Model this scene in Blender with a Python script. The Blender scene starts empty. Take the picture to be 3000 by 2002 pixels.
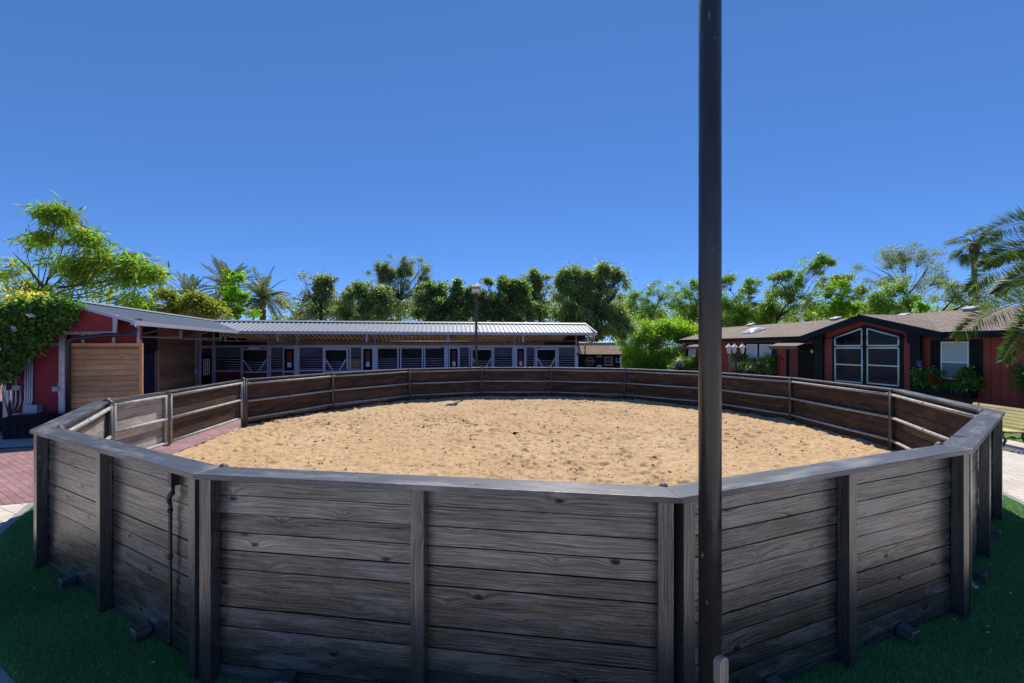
import bpy, math, random
import numpy as np
from mathutils import Vector, Matrix

# ------------------------------------------------------------------ camera, light, exposure
scene = bpy.context.scene
COL = scene.collection
H = 2.45            # eye height (m)
FPX = 1250.0        # focal length in photo pixels (3000 wide)
HY = 1014.5         # horizon row in the photo
K = 3000 / 2350.0
cam_d = bpy.data.cameras.new("camera")
cam = bpy.data.objects.new("camera", cam_d); COL.objects.link(cam)
cam_d.sensor_width = 36.0; cam_d.lens = 15.0
cam_d.shift_y = 0.0045
cam_d.clip_start = 0.05; cam_d.clip_end = 2000
cam.location = (0, 0, H); cam.rotation_euler = (math.radians(90), 0, 0)
scene.camera = cam

SUN_EL, SUN_AZ = math.radians(54.0), math.radians(10.5)    # azimuth clockwise from +Y
world = bpy.data.worlds.new("World"); scene.world = world; world.use_nodes = True
wt = world.node_tree; wt.nodes.clear()
sky = wt.nodes.new("ShaderNodeTexSky"); sky.sky_type = 'NISHITA'; sky.sun_disc = False
sky.sun_elevation = SUN_EL; sky.sun_rotation = SUN_AZ
sky.altitude = 2000; sky.air_density = 0.5; sky.dust_density = 0.0; sky.ozone_density = 10.0
gm = wt.nodes.new("ShaderNodeGamma"); gm.inputs['Gamma'].default_value = 0.62
hs = wt.nodes.new("ShaderNodeHueSaturation"); hs.inputs['Saturation'].default_value = 1.27; hs.inputs['Value'].default_value = 1.33
tint = wt.nodes.new("ShaderNodeMix"); tint.data_type = 'RGBA'; tint.blend_type = 'MULTIPLY'; tint.inputs[0].default_value = 1.0; tint.inputs[7].default_value = (.92, .88, 1.03, 1)
bg = wt.nodes.new("ShaderNodeBackground"); bg.inputs['Strength'].default_value = 0.15
wo = wt.nodes.new("ShaderNodeOutputWorld")
wt.links.new(sky.outputs[0], gm.inputs['Color']); wt.links.new(gm.outputs[0], hs.inputs['Color']); wt.links.new(hs.outputs[0], tint.inputs[6]); wt.links.new(tint.outputs[2], bg.inputs[0]); wt.links.new(bg.outputs[0], wo.inputs[0])

sun_d = bpy.data.lights.new("sun", 'SUN'); sun_d.energy = 3.3; sun_d.angle = math.radians(0.53); sun_d.color = (1.0, 0.93, 0.82)
sun = bpy.data.objects.new("sun", sun_d); COL.objects.link(sun)
S = Vector((math.sin(SUN_AZ) * math.cos(SUN_EL), math.cos(SUN_AZ) * math.cos(SUN_EL), math.sin(SUN_EL)))
sun.rotation_euler = (-S).to_track_quat('-Z', 'Y').to_euler(); sun.location = S * 60
scene.view_settings.view_transform = 'Standard'; scene.view_settings.look = 'None'
scene.view_settings.exposure = 0.72; scene.view_settings.gamma = 1.0
scene.cycles.max_bounces = 8; scene.cycles.diffuse_bounces = 4
scene.cycles.use_denoising = True

# ------------------------------------------------------------------ helpers
def px(u, v, y):                       # a photo pixel (3000 px wide) at depth y
    return Vector(((u - 1500) * y / FPX, y, H - (v - HY) * y / FPX))
def pv(u, v, y):                       # the same for the 2350 px wide view
    return px(u * K, v * K, y)
def gp(u, v, z=0.0):                   # photo pixel -> point on the level z
    y = (H - z) * FPX / (v - HY)
    return Vector(((u - 1500) * y / FPX, y, z))

ORG = {}
def finish(o, label=None, cat=None, group=None, kind=None):
    if label: o['label'] = label
    if cat: o['category'] = cat
    if group: o['group'] = group
    if kind: o['kind'] = kind
    return o
def thing(name, label, cat, loc, group=None):
    o = bpy.data.objects.new(name, None); COL.objects.link(o)
    o.location = loc; o.empty_display_size = 0.2; ORG[o] = Vector(loc)
    return finish(o, label, cat, group)

class MB:
    def __init__(s, seed=0):
        s.v = []; s.f = []; s.uv = []; s.m = []; s.mi = 0; s.sm = []; s.smooth = False
        s.r = random.Random(seed)
    def face(s, pts, uvs=None):
        i = len(s.v); s.v.extend([tuple(p) for p in pts]); n = len(pts)
        s.f.append(tuple(range(i, i + n))); s.uv.append(uvs or [(p[0], p[1]) for p in pts]); s.m.append(s.mi); s.sm.append(s.smooth)
    def box(s, o, a, b, c):            # corner o, edges a (grain direction), b, c
        o, a, b, c = Vector(o), Vector(a), Vector(b), Vector(c)
        if a.cross(b).dot(c) < 0: b, c = c, b
        la, lb, lc = a.length, b.length, c.length
        U, V = s.r.random() * 40, s.r.random() * 40
        P = lambda i, j, k: o + a * i + b * j + c * k
        i0 = len(s.v)
        s.v.extend([tuple(P(i, j, k)) for k in (0, 1) for j in (0, 1) for i in (0, 1)])
        F = [((0, 2, 3, 1), 'ab', 0), ((4, 5, 7, 6), 'ab', 0), ((0, 1, 5, 4), 'ac', 3), ((2, 6, 7, 3), 'ac', 3), ((0, 4, 6, 2), 'bc', 6), ((1, 3, 7, 5), 'bc', 6)]
        for idx, ax, off in F:
            uvs = []
            for q in idx:
                i, j, k = q & 1, (q >> 1) & 1, q >> 2
                if ax == 'ab': uvs.append((U + i * la, V + j * lb))
                elif ax == 'ac': uvs.append((U + i * la, V + 3 + k * lc))
                else: uvs.append((U + 7 + k * lc, V + 6 + j * lb))
            s.f.append(tuple(i0 + q for q in idx)); s.uv.append(uvs); s.m.append(s.mi); s.sm.append(False)
    def bar(s, p, q, w, h, up=(0, 0, 1)):   # beam p->q, centred, w across, h along up
        p, q = Vector(p), Vector(q); d = q - p; u = Vector(up)
        side = d.cross(u).normalized(); u2 = side.cross(d).normalized()
        s.box(p - side * w / 2 - u2 * h / 2, d, side * w, u2 * h)
    def tube(s, pts, r, n=8, caps=True):
        pts = [Vector(p) for p in pts]
        rs = r if isinstance(r, (list, tuple)) else [r] * len(pts)
        i0 = len(s.v); ref = None; L = 0
        U = s.r.random() * 10
        for i, p in enumerate(pts):
            if i == 0: d = pts[1] - p
            elif i == len(pts) - 1: d = p - pts[i - 1]
            else: d = (pts[i + 1] - p).normalized() + (p - pts[i - 1]).normalized()
            if d.length < 1e-9: d = Vector((0, 0, 1))
            d.normalize()
            if ref is None:
                ref = d.cross(Vector((0, 0, 1)) if abs(d.z) < 0.9 else Vector((1, 0, 0))).normalized()
            else:
                ref = (ref - d * ref.dot(d)).normalized()
            e = d.cross(ref)
            for k in range(n):
                t = 2 * math.pi * k / n
                s.v.append(tuple(p + (ref * math.cos(t) + e * math.sin(t)) * rs[i]))
        for i in range(len(pts) - 1):
            l2 = L + (pts[i + 1] - pts[i]).length
            for k in range(n):
                k2 = (k + 1) % n
                s.f.append((i0 + i * n + k, i0 + i * n + k2, i0 + (i + 1) * n + k2, i0 + (i + 1) * n + k))
                c0, c1 = U + k / n * .4, U + (k + 1) / n * .4
                s.uv.append([(L, c0), (L, c1), (l2, c1), (l2, c0)]); s.m.append(s.mi); s.sm.append(True)
            L = l2
        if caps:
            e0 = i0 + (len(pts) - 1) * n
            for idx in (tuple(i0 + n - 1 - k for k in range(n)), tuple(e0 + k for k in range(n))):
                s.f.append(idx); s.uv.append([(0, 0)] * n); s.m.append(s.mi); s.sm.append(False)
    def lathe(s, c, prof, n=12, axis=(0, 0, 1)):
        ax = Vector(axis).normalized()
        a = ax.cross(Vector((1, 0, 0)) if abs(ax.x) < .9 else Vector((0, 1, 0))).normalized(); b = ax.cross(a)
        c = Vector(c); i0 = len(s.v)
        for r, z in prof:
            for k in range(n):
                t = 2 * math.pi * k / n
                s.v.append(tuple(c + ax * z + (a * math.cos(t) + b * math.sin(t)) * max(r, 1e-4)))
        for i in range(len(prof) - 1):
            for k in range(n):
                k2 = (k + 1) % n
                s.f.append((i0 + i * n + k, i0 + i * n + k2, i0 + (i + 1) * n + k2, i0 + (i + 1) * n + k))
                s.uv.append([(prof[i][1], k / n), (prof[i][1], (k + 1) / n), (prof[i + 1][1], (k + 1) / n), (prof[i + 1][1], k / n)])
                s.m.append(s.mi); s.sm.append(True)
    def prism(s, poly, vec):               # planar polygon extruded by vec
        poly = [Vector(p) for p in poly]; vec = Vector(vec); n = len(poly)
        nrm = Vector((0, 0, 0))
        for i in range(n): nrm += poly[i].cross(poly[(i + 1) % n])
        if nrm.dot(vec) > 0: poly = poly[::-1]
        a = (poly[1] - poly[0]).normalized(); U, V = s.r.random() * 20, s.r.random() * 20
        nn = nrm.normalized(); b = nn.cross(a)
        if abs(vec.normalized().dot(nn)) < .05: b = a
        uvp = [(U + (p - poly[0]).dot(a), V + (p - poly[0]).dot(b)) for p in poly]
        i0 = len(s.v)
        s.v.extend([tuple(p) for p in poly]); s.v.extend([tuple(p + vec) for p in poly])
        s.f.append(tuple(range(i0, i0 + n))); s.uv.append(uvp); s.m.append(s.mi); s.sm.append(False)
        s.f.append(tuple(i0 + n + n - 1 - k for k in range(n))); s.uv.append(uvp[::-1]); s.m.append(s.mi); s.sm.append(False)
        for k in range(n):
            k2 = (k + 1) % n; l = (poly[k2] - poly[k]).length
            s.f.append((i0 + k, i0 + n + k, i0 + n + k2, i0 + k2))
            s.uv.append([(U, V), (U, V + vec.length), (U + l, V + vec.length), (U + l, V)]); s.m.append(s.mi); s.sm.append(False)
    def build(s, name, mats, parent=None):
        mats = mats if isinstance(mats, (list, tuple)) else [mats]
        V = np.array(s.v, dtype=np.float64)
        root = parent
        while root is not None and root.parent is not None: root = root.parent
        if root is not None: org = ORG[root]
        else:
            lo, hi = V.min(0), V.max(0); org = Vector(((lo[0] + hi[0]) / 2, (lo[1] + hi[1]) / 2, lo[2]))
        V = V - np.array(org)
        me = bpy.data.meshes.new(name)
        me.from_pydata(V.tolist(), [], s.f)
        me.polygons.foreach_set('material_index', s.m)
        me.polygons.foreach_set('use_smooth', s.sm)
        uvl = me.uv_layers.new(name='UVMap')
        flat = [c for f in s.uv for p in f for c in p]
        uvl.data.foreach_set('uv', flat)
        for m in mats: me.materials.append(m)
        me.update()
        o = bpy.data.objects.new(name, me); COL.objects.link(o)
        if parent is None: o.location = org; ORG[o] = Vector(org)
        else: o.parent = parent
        return o

def arr_mesh(name, V, F, mat, parent=None, smooth=False):   # numpy verts, equal-sized faces
    V = np.asarray(V, dtype=np.float64); F = np.asarray(F, dtype=np.int32)
    root = parent
    while root is not None and root.parent is not None: root = root.parent
    if root is not None: org = np.array(ORG[root])
    else:
        lo, hi = V.min(0), V.max(0); org = np.array([(lo[0] + hi[0]) / 2, (lo[1] + hi[1]) / 2, lo[2]])
    me = bpy.data.meshes.new(name); n = len(F); k = F.shape[1]
    me.vertices.add(len(V)); me.vertices.foreach_set('co', (V - org).astype(np.float32).ravel())
    me.loops.add(n * k); me.loops.foreach_set('vertex_index', F.ravel())
    me.polygons.add(n); me.polygons.foreach_set('loop_start', np.arange(n, dtype=np.int32) * k)
    me.polygons.foreach_set('loop_total', np.full(n, k, dtype=np.int32))
    if smooth: me.polygons.foreach_set('use_smooth', np.ones(n, dtype=bool))
    me.materials.append(mat); me.update(calc_edges=True); me.validate()
    o = bpy.data.objects.new(name, me); COL.objects.link(o)
    if parent is None: o.location = org; ORG[o] = Vector(org)
    else: o.parent = parent
    return o

# ------------------------------------------------------------------ materials
class NT:
    def __init__(s, name):
        s.mat = bpy.data.materials.new(name); s.mat.use_nodes = True; s.t = s.mat.node_tree; s.t.nodes.clear()
        s.out = s.n('ShaderNodeOutputMaterial'); s.b = s.n('ShaderNodeBsdfPrincipled'); s.l(s.b.outputs[0], s.out.inputs['Surface'])
    def n(s, t, **kw):
        x = s.t.nodes.new(t)
        for k, v in kw.items(): setattr(x, k, v)
        return x
    def l(s, a, b): s.t.links.new(a, b)
    def coord(s, kind='Object', scale=(1, 1, 1), rot=(0, 0, 0)):
        c = s.n('ShaderNodeTexCoord'); m = s.n('ShaderNodeMapping')
        m.inputs['Scale'].default_value = scale; m.inputs['Rotation'].default_value = rot
        s.l(c.outputs[kind], m.inputs['Vector']); return m.outputs[0]
    def noise(s, vec, scale, detail=4, rough=.55, dist=0):
        x = s.n('ShaderNodeTexNoise'); x.inputs['Scale'].default_value = scale; x.inputs['Detail'].default_value = detail
        x.inputs['Roughness'].default_value = rough; x.inputs['Distortion'].default_value = dist
        s.l(vec, x.inputs['Vector']); return x.outputs['Fac']
    def ramp(s, fac, stops, interp='LINEAR'):
        r = s.n('ShaderNodeValToRGB'); e = r.color_ramp.elements; r.color_ramp.interpolation = interp
        while len(e) < len(stops): e.new(0.5)
        for x, (p, c) in zip(e, stops):
            x.position = p; x.color = (c, c, c, 1) if isinstance(c, (int, float)) else (*c, 1)
        s.l(fac, r.inputs[0]); return r.outputs[0]
    def mix(s, fac, a, b, mode='MIX'):
        m = s.n('ShaderNodeMix', data_type='RGBA', blend_type=mode)
        for sock, val in ((m.inputs[0], fac), (m.inputs[6], a), (m.inputs[7], b)):
            if isinstance(val, (int, float)): sock.default_value = val
            elif isinstance(val, (tuple, list)): sock.default_value = (*val, 1)
            else: s.l(val, sock)
        return m.outputs[2]
    def math(s, op, a, b=0.0):
        m = s.n('ShaderNodeMath', operation=op)
        for sock, val in ((m.inputs[0], a), (m.inputs[1], b)):
            if isinstance(val, (int, float)): sock.default_value = val
            else: s.l(val, sock)
        return m.outputs[0]
    def bump(s, h, strength=.3, dist=.01, normal=None):
        b = s.n('ShaderNodeBump'); b.inputs['Strength'].default_value = strength; b.inputs['Distance'].default_value = dist
        s.l(h, b.inputs['Height'])
        if normal is not None: s.l(normal, b.inputs['Normal'])
        s.l(b.outputs[0], s.b.inputs['Normal']); return b.outputs[0]
    def set(s, col=None, rough=.6, metal=0, spec=.5):
        if col is not None:
            if isinstance(col, (tuple, list)): s.b.inputs['Base Color'].default_value = (*col, 1)
            else: s.l(col, s.b.inputs['Base Color'])
        if isinstance(rough, (int, float)): s.b.inputs['Roughness'].default_value = rough
        else: s.l(rough, s.b.inputs['Roughness'])
        s.b.inputs['Metallic'].default_value = metal; s.b.inputs['Specular IOR Level'].default_value = spec
        return s.mat

def plain(name, col, rough=.6, metal=0, var=.25, scale=3.0, bump=.1, spec=.5, bscale=60):
    t = NT(name); c = t.coord()
    n = t.noise(c, scale, 5, .6); n2 = t.noise(c, bscale, 3)
    k = t.ramp(n, [(.25, tuple(x * (1 - var) for x in col)), (.75, tuple(min(1, x * (1 + var)) for x in col))])
    t.set(k, rough, metal, spec)
    if bump: t.bump(n2, bump, .005)
    return t.mat

def wood(name, dark, mid, light, rough=.5, bumpk=.5, knots=True, gs=1.0, patch=None, spec=.5, ior=1.5, plank=.35, bd=.004):
    """Planks: grain runs along U (metres), V is across."""
    t = NT(name); uv = t.coord('UV')
    kv = t.coord('UV', (1.15, 2.3, 1))
    vo = t.n('ShaderNodeTexVoronoi'); vo.inputs['Scale'].default_value = 1.5; vo.voronoi_dimensions = '2D'; vo.inputs['Randomness'].default_value = 1.0
    t.l(kv, vo.inputs['Vector']); d = vo.outputs['Distance']
    sep = t.n('ShaderNodeSeparateXYZ'); t.l(uv, sep.inputs[0])
    bulge = t.math('MULTIPLY', t.math('POWER', 2.718, t.math('MULTIPLY', d, -9.0)), .06)
    wob = t.math('MULTIPLY', t.math('SUBTRACT', t.noise(t.coord('UV', (1.3, 6, 1)), 1.0, 2), .5), .06)
    v2 = t.math('ADD', t.math('ADD', sep.outputs[1], bulge), wob)
    cmb = t.n('ShaderNodeCombineXYZ'); t.l(t.math('MULTIPLY', sep.outputs[0], 1.6), cmb.inputs[0]); t.l(t.math('MULTIPLY', v2, 95.0 * gs), cmb.inputs[1])
    g1 = t.noise(cmb.outputs[0], 1.0, 6, .65)
    cm2 = t.n('ShaderNodeCombineXYZ'); t.l(t.math('MULTIPLY', sep.outputs[0], 7.0), cm2.inputs[0]); t.l(t.math('MULTIPLY', v2, 420.0 * gs), cm2.inputs[1])
    g2 = t.noise(cm2.outputs[0], 1.0, 3, .6)
    g = t.math('ADD', t.math('MULTIPLY', g1, .7), t.math('MULTIPLY', g2, .3))
    big = t.noise(t.coord('UV', (.9, 2.5, 1)), 1.2, 4)
    col = t.ramp(g, [(.33, dark), (.5, mid), (.68, light)])
    shade = t.ramp(big, [(.3, .72), (.7, 1.18)])
    col = t.mix(1.0, col, shade, 'MULTIPLY')
    gi = t.n('ShaderNodeNewGeometry')
    col = t.mix(1.0, col, t.ramp(gi.outputs['Random Per Island'], [(0, 1 - plank), (1, 1 + plank)]), 'MULTIPLY')
    if patch is not None:
        pm = t.ramp(t.noise(t.coord('UV', (.7, 3, 1)), 1.7, 6, .7), [(.49, 0), (.63, 1)])
        col = t.mix(t.math('MULTIPLY', pm, .7), col, patch)
    h = g
    if knots:
        cd = t.n('ShaderNodeSeparateColor'); t.l(vo.outputs['Color'], cd.inputs[0])
        on = t.ramp(cd.outputs[0], [(.45, 0), (.52, 1)])
        km = t.math('MULTIPLY', t.ramp(t.math('ADD', d, t.math('MULTIPLY', t.math('SUBTRACT', g1, .5), .05)), [(.028, 1), (.075, 0)]), on)
        col = t.mix(t.math('MULTIPLY', km, .75), col, tuple(x * .25 for x in dark))
        h = t.math('SUBTRACT', g, t.math('MULTIPLY', km, .5))
    rr = t.ramp(g, [(.3, min(1, rough + .18)), (.7, max(.05, rough - .08))])
    t.set(col, rr, 0, spec)
    if ior > 1.6:
        sp = t.ramp(g, [(.36, spec * .12), (.62, spec)])
        sp = t.math('MULTIPLY', sp, t.ramp(gi.outputs['Random Per Island'], [(0, .55), (1, 1.0)]))
        if knots: sp = t.math('MULTIPLY', sp, t.math('SUBTRACT', 1.0, t.math('MULTIPLY', km, .8)))
        t.l(sp, t.b.inputs['Specular IOR Level'])
    t.b.inputs['IOR'].default_value = ior
    t.bump(h, bumpk, bd)
    return t.mat

def leafmat(name, c1, c2, c3=None, trans=.45, rough=.5):
    t = NT(name)
    g = t.n('ShaderNodeNewGeometry'); ri = g.outputs['Random Per Island']
    st = [(0, c1), (.75, c2)] + ([(.925, c2), (.935, c3)] if c3 else [(1, tuple(min(1, x * 1.25) for x in c2))])
    k = t.ramp(ri, st)
    n = t.noise(t.coord('Object'), .55, 3)
    k = t.mix(1.0, k, t.ramp(n, [(.3, .72), (.7, 1.22)]), 'MULTIPLY')
    t.set(k, rough, 0, .35)
    tr = t.n('ShaderNodeBsdfTranslucent'); t.l(t.mix(1.0, k, (2.0, 2.1, .9), 'MULTIPLY'), tr.inputs[0])
    mx = t.n('ShaderNodeMixShader'); mx.inputs[0].default_value = trans
    t.l(t.b.outputs[0], mx.inputs[1]); t.l(tr.outputs[0], mx.inputs[2]); t.l(mx.outputs[0], t.out.inputs['Surface'])
    return t.mat

def metal_paint(name, col, rough=.4, metal=.0, var=.2, streak=True):
    t = NT(name); c = t.coord('Object', (6, 6, .8)); n = t.noise(c, 2.0, 6, .65)
    k = t.ramp(n, [(.3, tuple(x * (1 - var) for x in col)), (.7, tuple(min(1, x * (1 + var)) for x in col))])
    r = t.ramp(t.noise(t.coord(), 9, 4), [(.3, max(.05, rough - .1)), (.7, min(1, rough + .15))])
    t.set(k, r, metal, .5); t.bump(t.noise(t.coord(), 40, 3), .06, .004)
    return t.mat

def bricks(name, c1, c2, mortar, bw, rh, rot=0, ms=.012, off=.5, rough=.8, big=.25, bump=.4):
    t = NT(name); c = t.coord('Object', (1, 1, 1), (0, 0, rot))
    br = t.n('ShaderNodeTexBrick'); br.offset = off
    br.inputs['Color1'].default_value = (*c1, 1); br.inputs['Color2'].default_value = (*c2, 1); br.inputs['Mortar'].default_value = (*mortar, 1)
    br.inputs['Scale'].default_value = 1.0; br.inputs['Mortar Size'].default_value = ms; br.inputs['Brick Width'].default_value = bw; br.inputs['Row Height'].default_value = rh
    br.inputs['Mortar Smooth'].default_value = .3
    wv = t.n('ShaderNodeVectorMath', operation='ADD')
    nz = t.n('ShaderNodeTexNoise'); nz.inputs['Scale'].default_value = 9; t.l(c, nz.inputs['Vector'])
    sc = t.n('ShaderNodeVectorMath', operation='SCALE'); sc.inputs['Scale'].default_value = .02; t.l(nz.outputs['Color'], sc.inputs[0])
    t.l(c, wv.inputs[0]); t.l(sc.outputs[0], wv.inputs[1]); t.l(wv.outputs[0], br.inputs['Vector'])
    k = t.mix(1.0, br.outputs['Color'], t.ramp(t.noise(c, .8, 5), [(.3, 1 - big), (.7, 1 + big)]), 'MULTIPLY')
    k = t.mix(1.0, k, t.ramp(t.noise(c, 30, 4), [(.3, .85), (.7, 1.15)]), 'MULTIPLY')
    t.set(k, rough, 0, .3)
    t.bump(t.math('ADD', t.math('MULTIPLY', br.outputs['Fac'], -1.0), t.math('MULTIPLY', t.noise(c, 60, 3), .25)), bump, .006)
    return t.mat

def shingles(name, c1, c2, c3):
    t = NT(name); uv = t.coord('UV')
    br = t.n('ShaderNodeTexBrick'); br.offset = .37; br.offset_frequency = 2
    for kx, cc in (('Color1', c1), ('Color2', c2), ('Mortar', c3)): br.inputs[kx].default_value = (*cc, 1)
    br.inputs['Scale'].default_value = 1; br.inputs['Mortar Size'].default_value = .012; br.inputs['Brick Width'].default_value = .28; br.inputs['Row Height'].default_value = .14
    t.l(uv, br.inputs['Vector'])
    k = t.mix(1.0, br.outputs[0], t.ramp(t.noise(t.coord('UV', (1.2, 9, 1)), 2.0, 5, .7), [(.3, .62), (.7, 1.35)]), 'MULTIPLY')
    k = t.mix(1.0, k, t.ramp(t.noise(uv, .5, 4), [(.3, .85), (.7, 1.12)]), 'MULTIPLY')
    t.set(k, .9, 0, .2); t.bump(t.math('ADD', br.outputs['Fac'], t.noise(uv, 70, 3)), .35, .006)
    return t.mat

M = {}
M['fence_black'] = wood('black_stained_wood', (.006, .0065, .007), (.030, .0315, .032), (.095, .098, .098), .22, .85, True, spec=.85, ior=2.0, plank=.5, patch=(.15, .153, .15), bd=.003)
M['fence_trim'] = wood('black_painted_timber', (.016, .0165, .017), (.036, .037, .038), (.068, .07, .07), .22, .4, False, spec=.85, ior=1.9)
M['fence_cap'] = wood('grey_painted_cap_board', (.035, .036, .04), (.070, .073, .079), (.13, .133, .137), .36, .6, True, patch=(.27, .26, .24), spec=.8)
M['fence_inner'] = wood('dark_brown_boards', (.024, .016, .012), (.058, .040, .030), (.115, .082, .062), .75, .7, True, patch=(.14, .085, .052), spec=.25)
M['fence_weathered'] = wood('weathered_grey_boards', (.20, .18, .16), (.38, .355, .32), (.52, .49, .45), .8, .6, True, patch=(.16, .11, .08))
M['pipe'] = metal_paint('dark_steel_pipe', (.085, .078, .075), .5, 0, .3)
M['rail'] = metal_paint('worn_grey_pipe', (.34, .34, .345), .55, .0, .35)
M['lamp_black'] = metal_paint('gloss_black_steel', (.022, .022, .023), .30, 0, .25)
_t = [n for n in M['lamp_black'].node_tree.nodes if n.type == 'BSDF_PRINCIPLED'][0]
_nt = M['lamp_black'].node_tree; _o = _t.inputs['Base Color'].links[0].from_socket
_c = _nt.nodes.new('ShaderNodeTexCoord'); _m = _nt.nodes.new('ShaderNodeMapping'); _m.inputs['Scale'].default_value = (1, 1, .35); _nt.links.new(_c.outputs['Object'], _m.inputs['Vector'])
_n = _nt.nodes.new('ShaderNodeTexNoise'); _n.inputs['Scale'].default_value = 26; _n.inputs['Detail'].default_value = 4; _nt.links.new(_m.outputs[0], _n.inputs['Vector'])
_r = _nt.nodes.new('ShaderNodeValToRGB'); _r.color_ramp.elements[0].position = .70; _r.color_ramp.elements[1].position = .76; _nt.links.new(_n.outputs['Fac'], _r.inputs[0])
_x = _nt.nodes.new('ShaderNodeMix'); _x.data_type = 'RGBA'; _nt.links.new(_r.outputs[0], _x.inputs[0]); _nt.links.new(_o, _x.inputs[6]); _x.inputs[7].default_value = (.16, .155, .15, 1); _nt.links.new(_x.outputs[2], _t.inputs['Base Color'])
M['bronze'] = metal_paint('bronze_lamp_metal', (.35, .28, .21), .45, .2)
M['lamp_pole'] = metal_paint('dark_brown_steel', (.05, .035, .03), .5)
M['steel'] = metal_paint('galvanised_steel', (.38, .40, .44), .42, .45)
M['frame_steel'] = metal_paint('blue_grey_steel', (.48, .54, .64), .45, .3)
M['conduit'] = metal_paint('grey_conduit', (.48, .50, .54), .4, .35)
M['roof_metal'] = metal_paint('pale_steel_roofing', (.215, .25, .285), .5, .1, .08)
M['gutter'] = metal_paint('pale_grey_gutter', (.42, .44, .50), .4, .1, .08)
M['soffit'] = plain('dark_roof_lining', (.11, .105, .10), .8)
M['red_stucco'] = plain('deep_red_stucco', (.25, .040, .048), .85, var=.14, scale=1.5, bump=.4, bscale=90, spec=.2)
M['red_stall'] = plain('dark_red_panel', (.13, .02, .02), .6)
M['house_red'] = plain('brick_red_siding', (.37, .068, .054), .75, var=.12, scale=1.2, bump=.3, bscale=70, spec=.25)
M['navy'] = plain('charcoal_blue_trim', (.010, .014, .024), .6, var=.15, bump=.15, spec=.15)
M['cedar'] = wood('varnished_cedar_boards', (.42, .19, .075), (.70, .37, .155), (.84, .50, .24), .5, .35, True, .6)
M['cedar_old'] = wood('aged_cedar_boards', (.10, .05, .02), (.21, .12, .06), (.32, .20, .11), .65, .4, True, .6)
M['pale_wood'] = wood('pale_timber_and_light_dots', (.62, .42, .24), (.75, .54, .33), (.85, .65, .42), .6, .2, False)
M['tan'] = plain('tan_timber_post', (.28, .22, .15), .7)
M['amber'] = None
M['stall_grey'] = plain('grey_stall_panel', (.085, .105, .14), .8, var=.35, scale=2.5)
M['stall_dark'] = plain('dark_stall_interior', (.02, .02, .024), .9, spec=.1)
M['door_black'] = plain('black_doors_and_recess', (.008, .008, .010), .6, spec=.1)
M['navy_door'] = plain('navy_blue_door', (.012, .018, .05), .6, spec=.15)
M['paper'] = plain('white_paper_notice', (.75, .75, .75), .7, var=.04)
M['white'] = plain('white_frame_paint', (.84, .86, .88), .45, var=.05, bump=.03)
M['black_pipe'] = plain('black_drain_pipe', (.015, .016, .02), .4)
M['box_grey'] = metal_paint('grey_utility_box', (.30, .34, .42), .45, .1)
M['black_plastic'] = plain('black_plastic', (.010, .011, .016), .6, spec=.2)
M['shingle'] = shingles('brown_shingles', (.25, .20, .16), (.33, .265, .215), (.13, .10, .085))
M['shingle_tan'] = shingles('tan_shingles', (.30, .22, .15), (.36, .27, .19), (.17, .12, .08))
M['awning'] = plain('brown_awning_cloth', (.19, .12, .095), .8, var=.08)
M['glass_dark'] = None
M['blind'] = None
M['skylight'] = plain('milky_skylight_dome', (.75, .78, .82), .25, var=.03, bump=0)
M['lantern_glass'] = plain('frosted_lantern_glass', (.72, .66, .55), .35, var=.05, bump=0)
M['iron'] = plain('black_cast_iron', (.014, .014, .016), .45)
M['bench_slat'] = wood('pale_yellow_slats', (.42, .33, .13), (.58, .47, .21), (.68, .57, .30), .5, .25, False)
M['dark_shed'] = plain('near_black_shed_siding', (.008, .008, .013), .7, spec=.1)
M['bark'] = plain('rough_grey_bark', (.10, .075, .055), .9, var=.4, scale=5, bump=.8, bscale=25)
M['bark_dark'] = plain('dark_bark', (.045, .036, .03), .9, var=.4, scale=5, bump=.8, bscale=25)
M['palm_bark'] = plain('fibrous_palm_bark', (.16, .105, .065), .95, var=.4, scale=12, bump=1.0, bscale=30)
M['concrete'] = plain('grey_concrete', (.30, .30, .31), .85, var=.15)
M['wood_rustic'] = wood('rustic_grey_wood', (.10, .08, .06), (.2, .17, .13), (.3, .26, .2), .8, .4, False)

t = NT('glowing_brown_roof_sheet')                     # brown corrugated sheet; translucency added so its underside glows
k = t.ramp(t.noise(t.coord(), 1.2, 5), [(.3, (.075, .045, .026)), (.7, (.17, .105, .06))]); t.set(k, .7, 0, .1)
tr = t.n('ShaderNodeBsdfTranslucent'); t.l(k, tr.inputs[0]); mx = t.n('ShaderNodeMixShader'); mx.inputs[0].default_value = .3
t.l(t.b.outputs[0], mx.inputs[1]); t.l(tr.outputs[0], mx.inputs[2]); t.l(mx.outputs[0], t.out.inputs['Surface']); M['amber'] = t.mat

t = NT('dark_window_glass'); t.set((.006, .009, .018), .06, 0, .12); M['glass_dark'] = t.mat
def blindmat(name, a, b):
    t = NT(name); sep = t.n('ShaderNodeSeparateXYZ'); t.l(t.coord('Object'), sep.inputs[0])
    f = t.math('FRACT', t.math('MULTIPLY', sep.outputs[2], 1 / .052)); k = t.ramp(f, [(.0, b), (.2, a), (.85, a), (1.0, b)])
    t.set(k, .55); t.bump(f, .3, .01); return t.mat
M['blind'] = blindmat('pale_slat_blind', (.55, .60, .66), (.20, .23, .27))
t = NT('window_pane'); t.set((1, 1, 1), .02, 0, .5); t.b.inputs['Transmission Weight'].default_value = 1.0; t.b.inputs['IOR'].default_value = 1.12; M['pane'] = t.mat
t = NT('blind_slat_paint'); t.set((.075, .085, .15), .6); M['screen'] = t.mat

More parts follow.
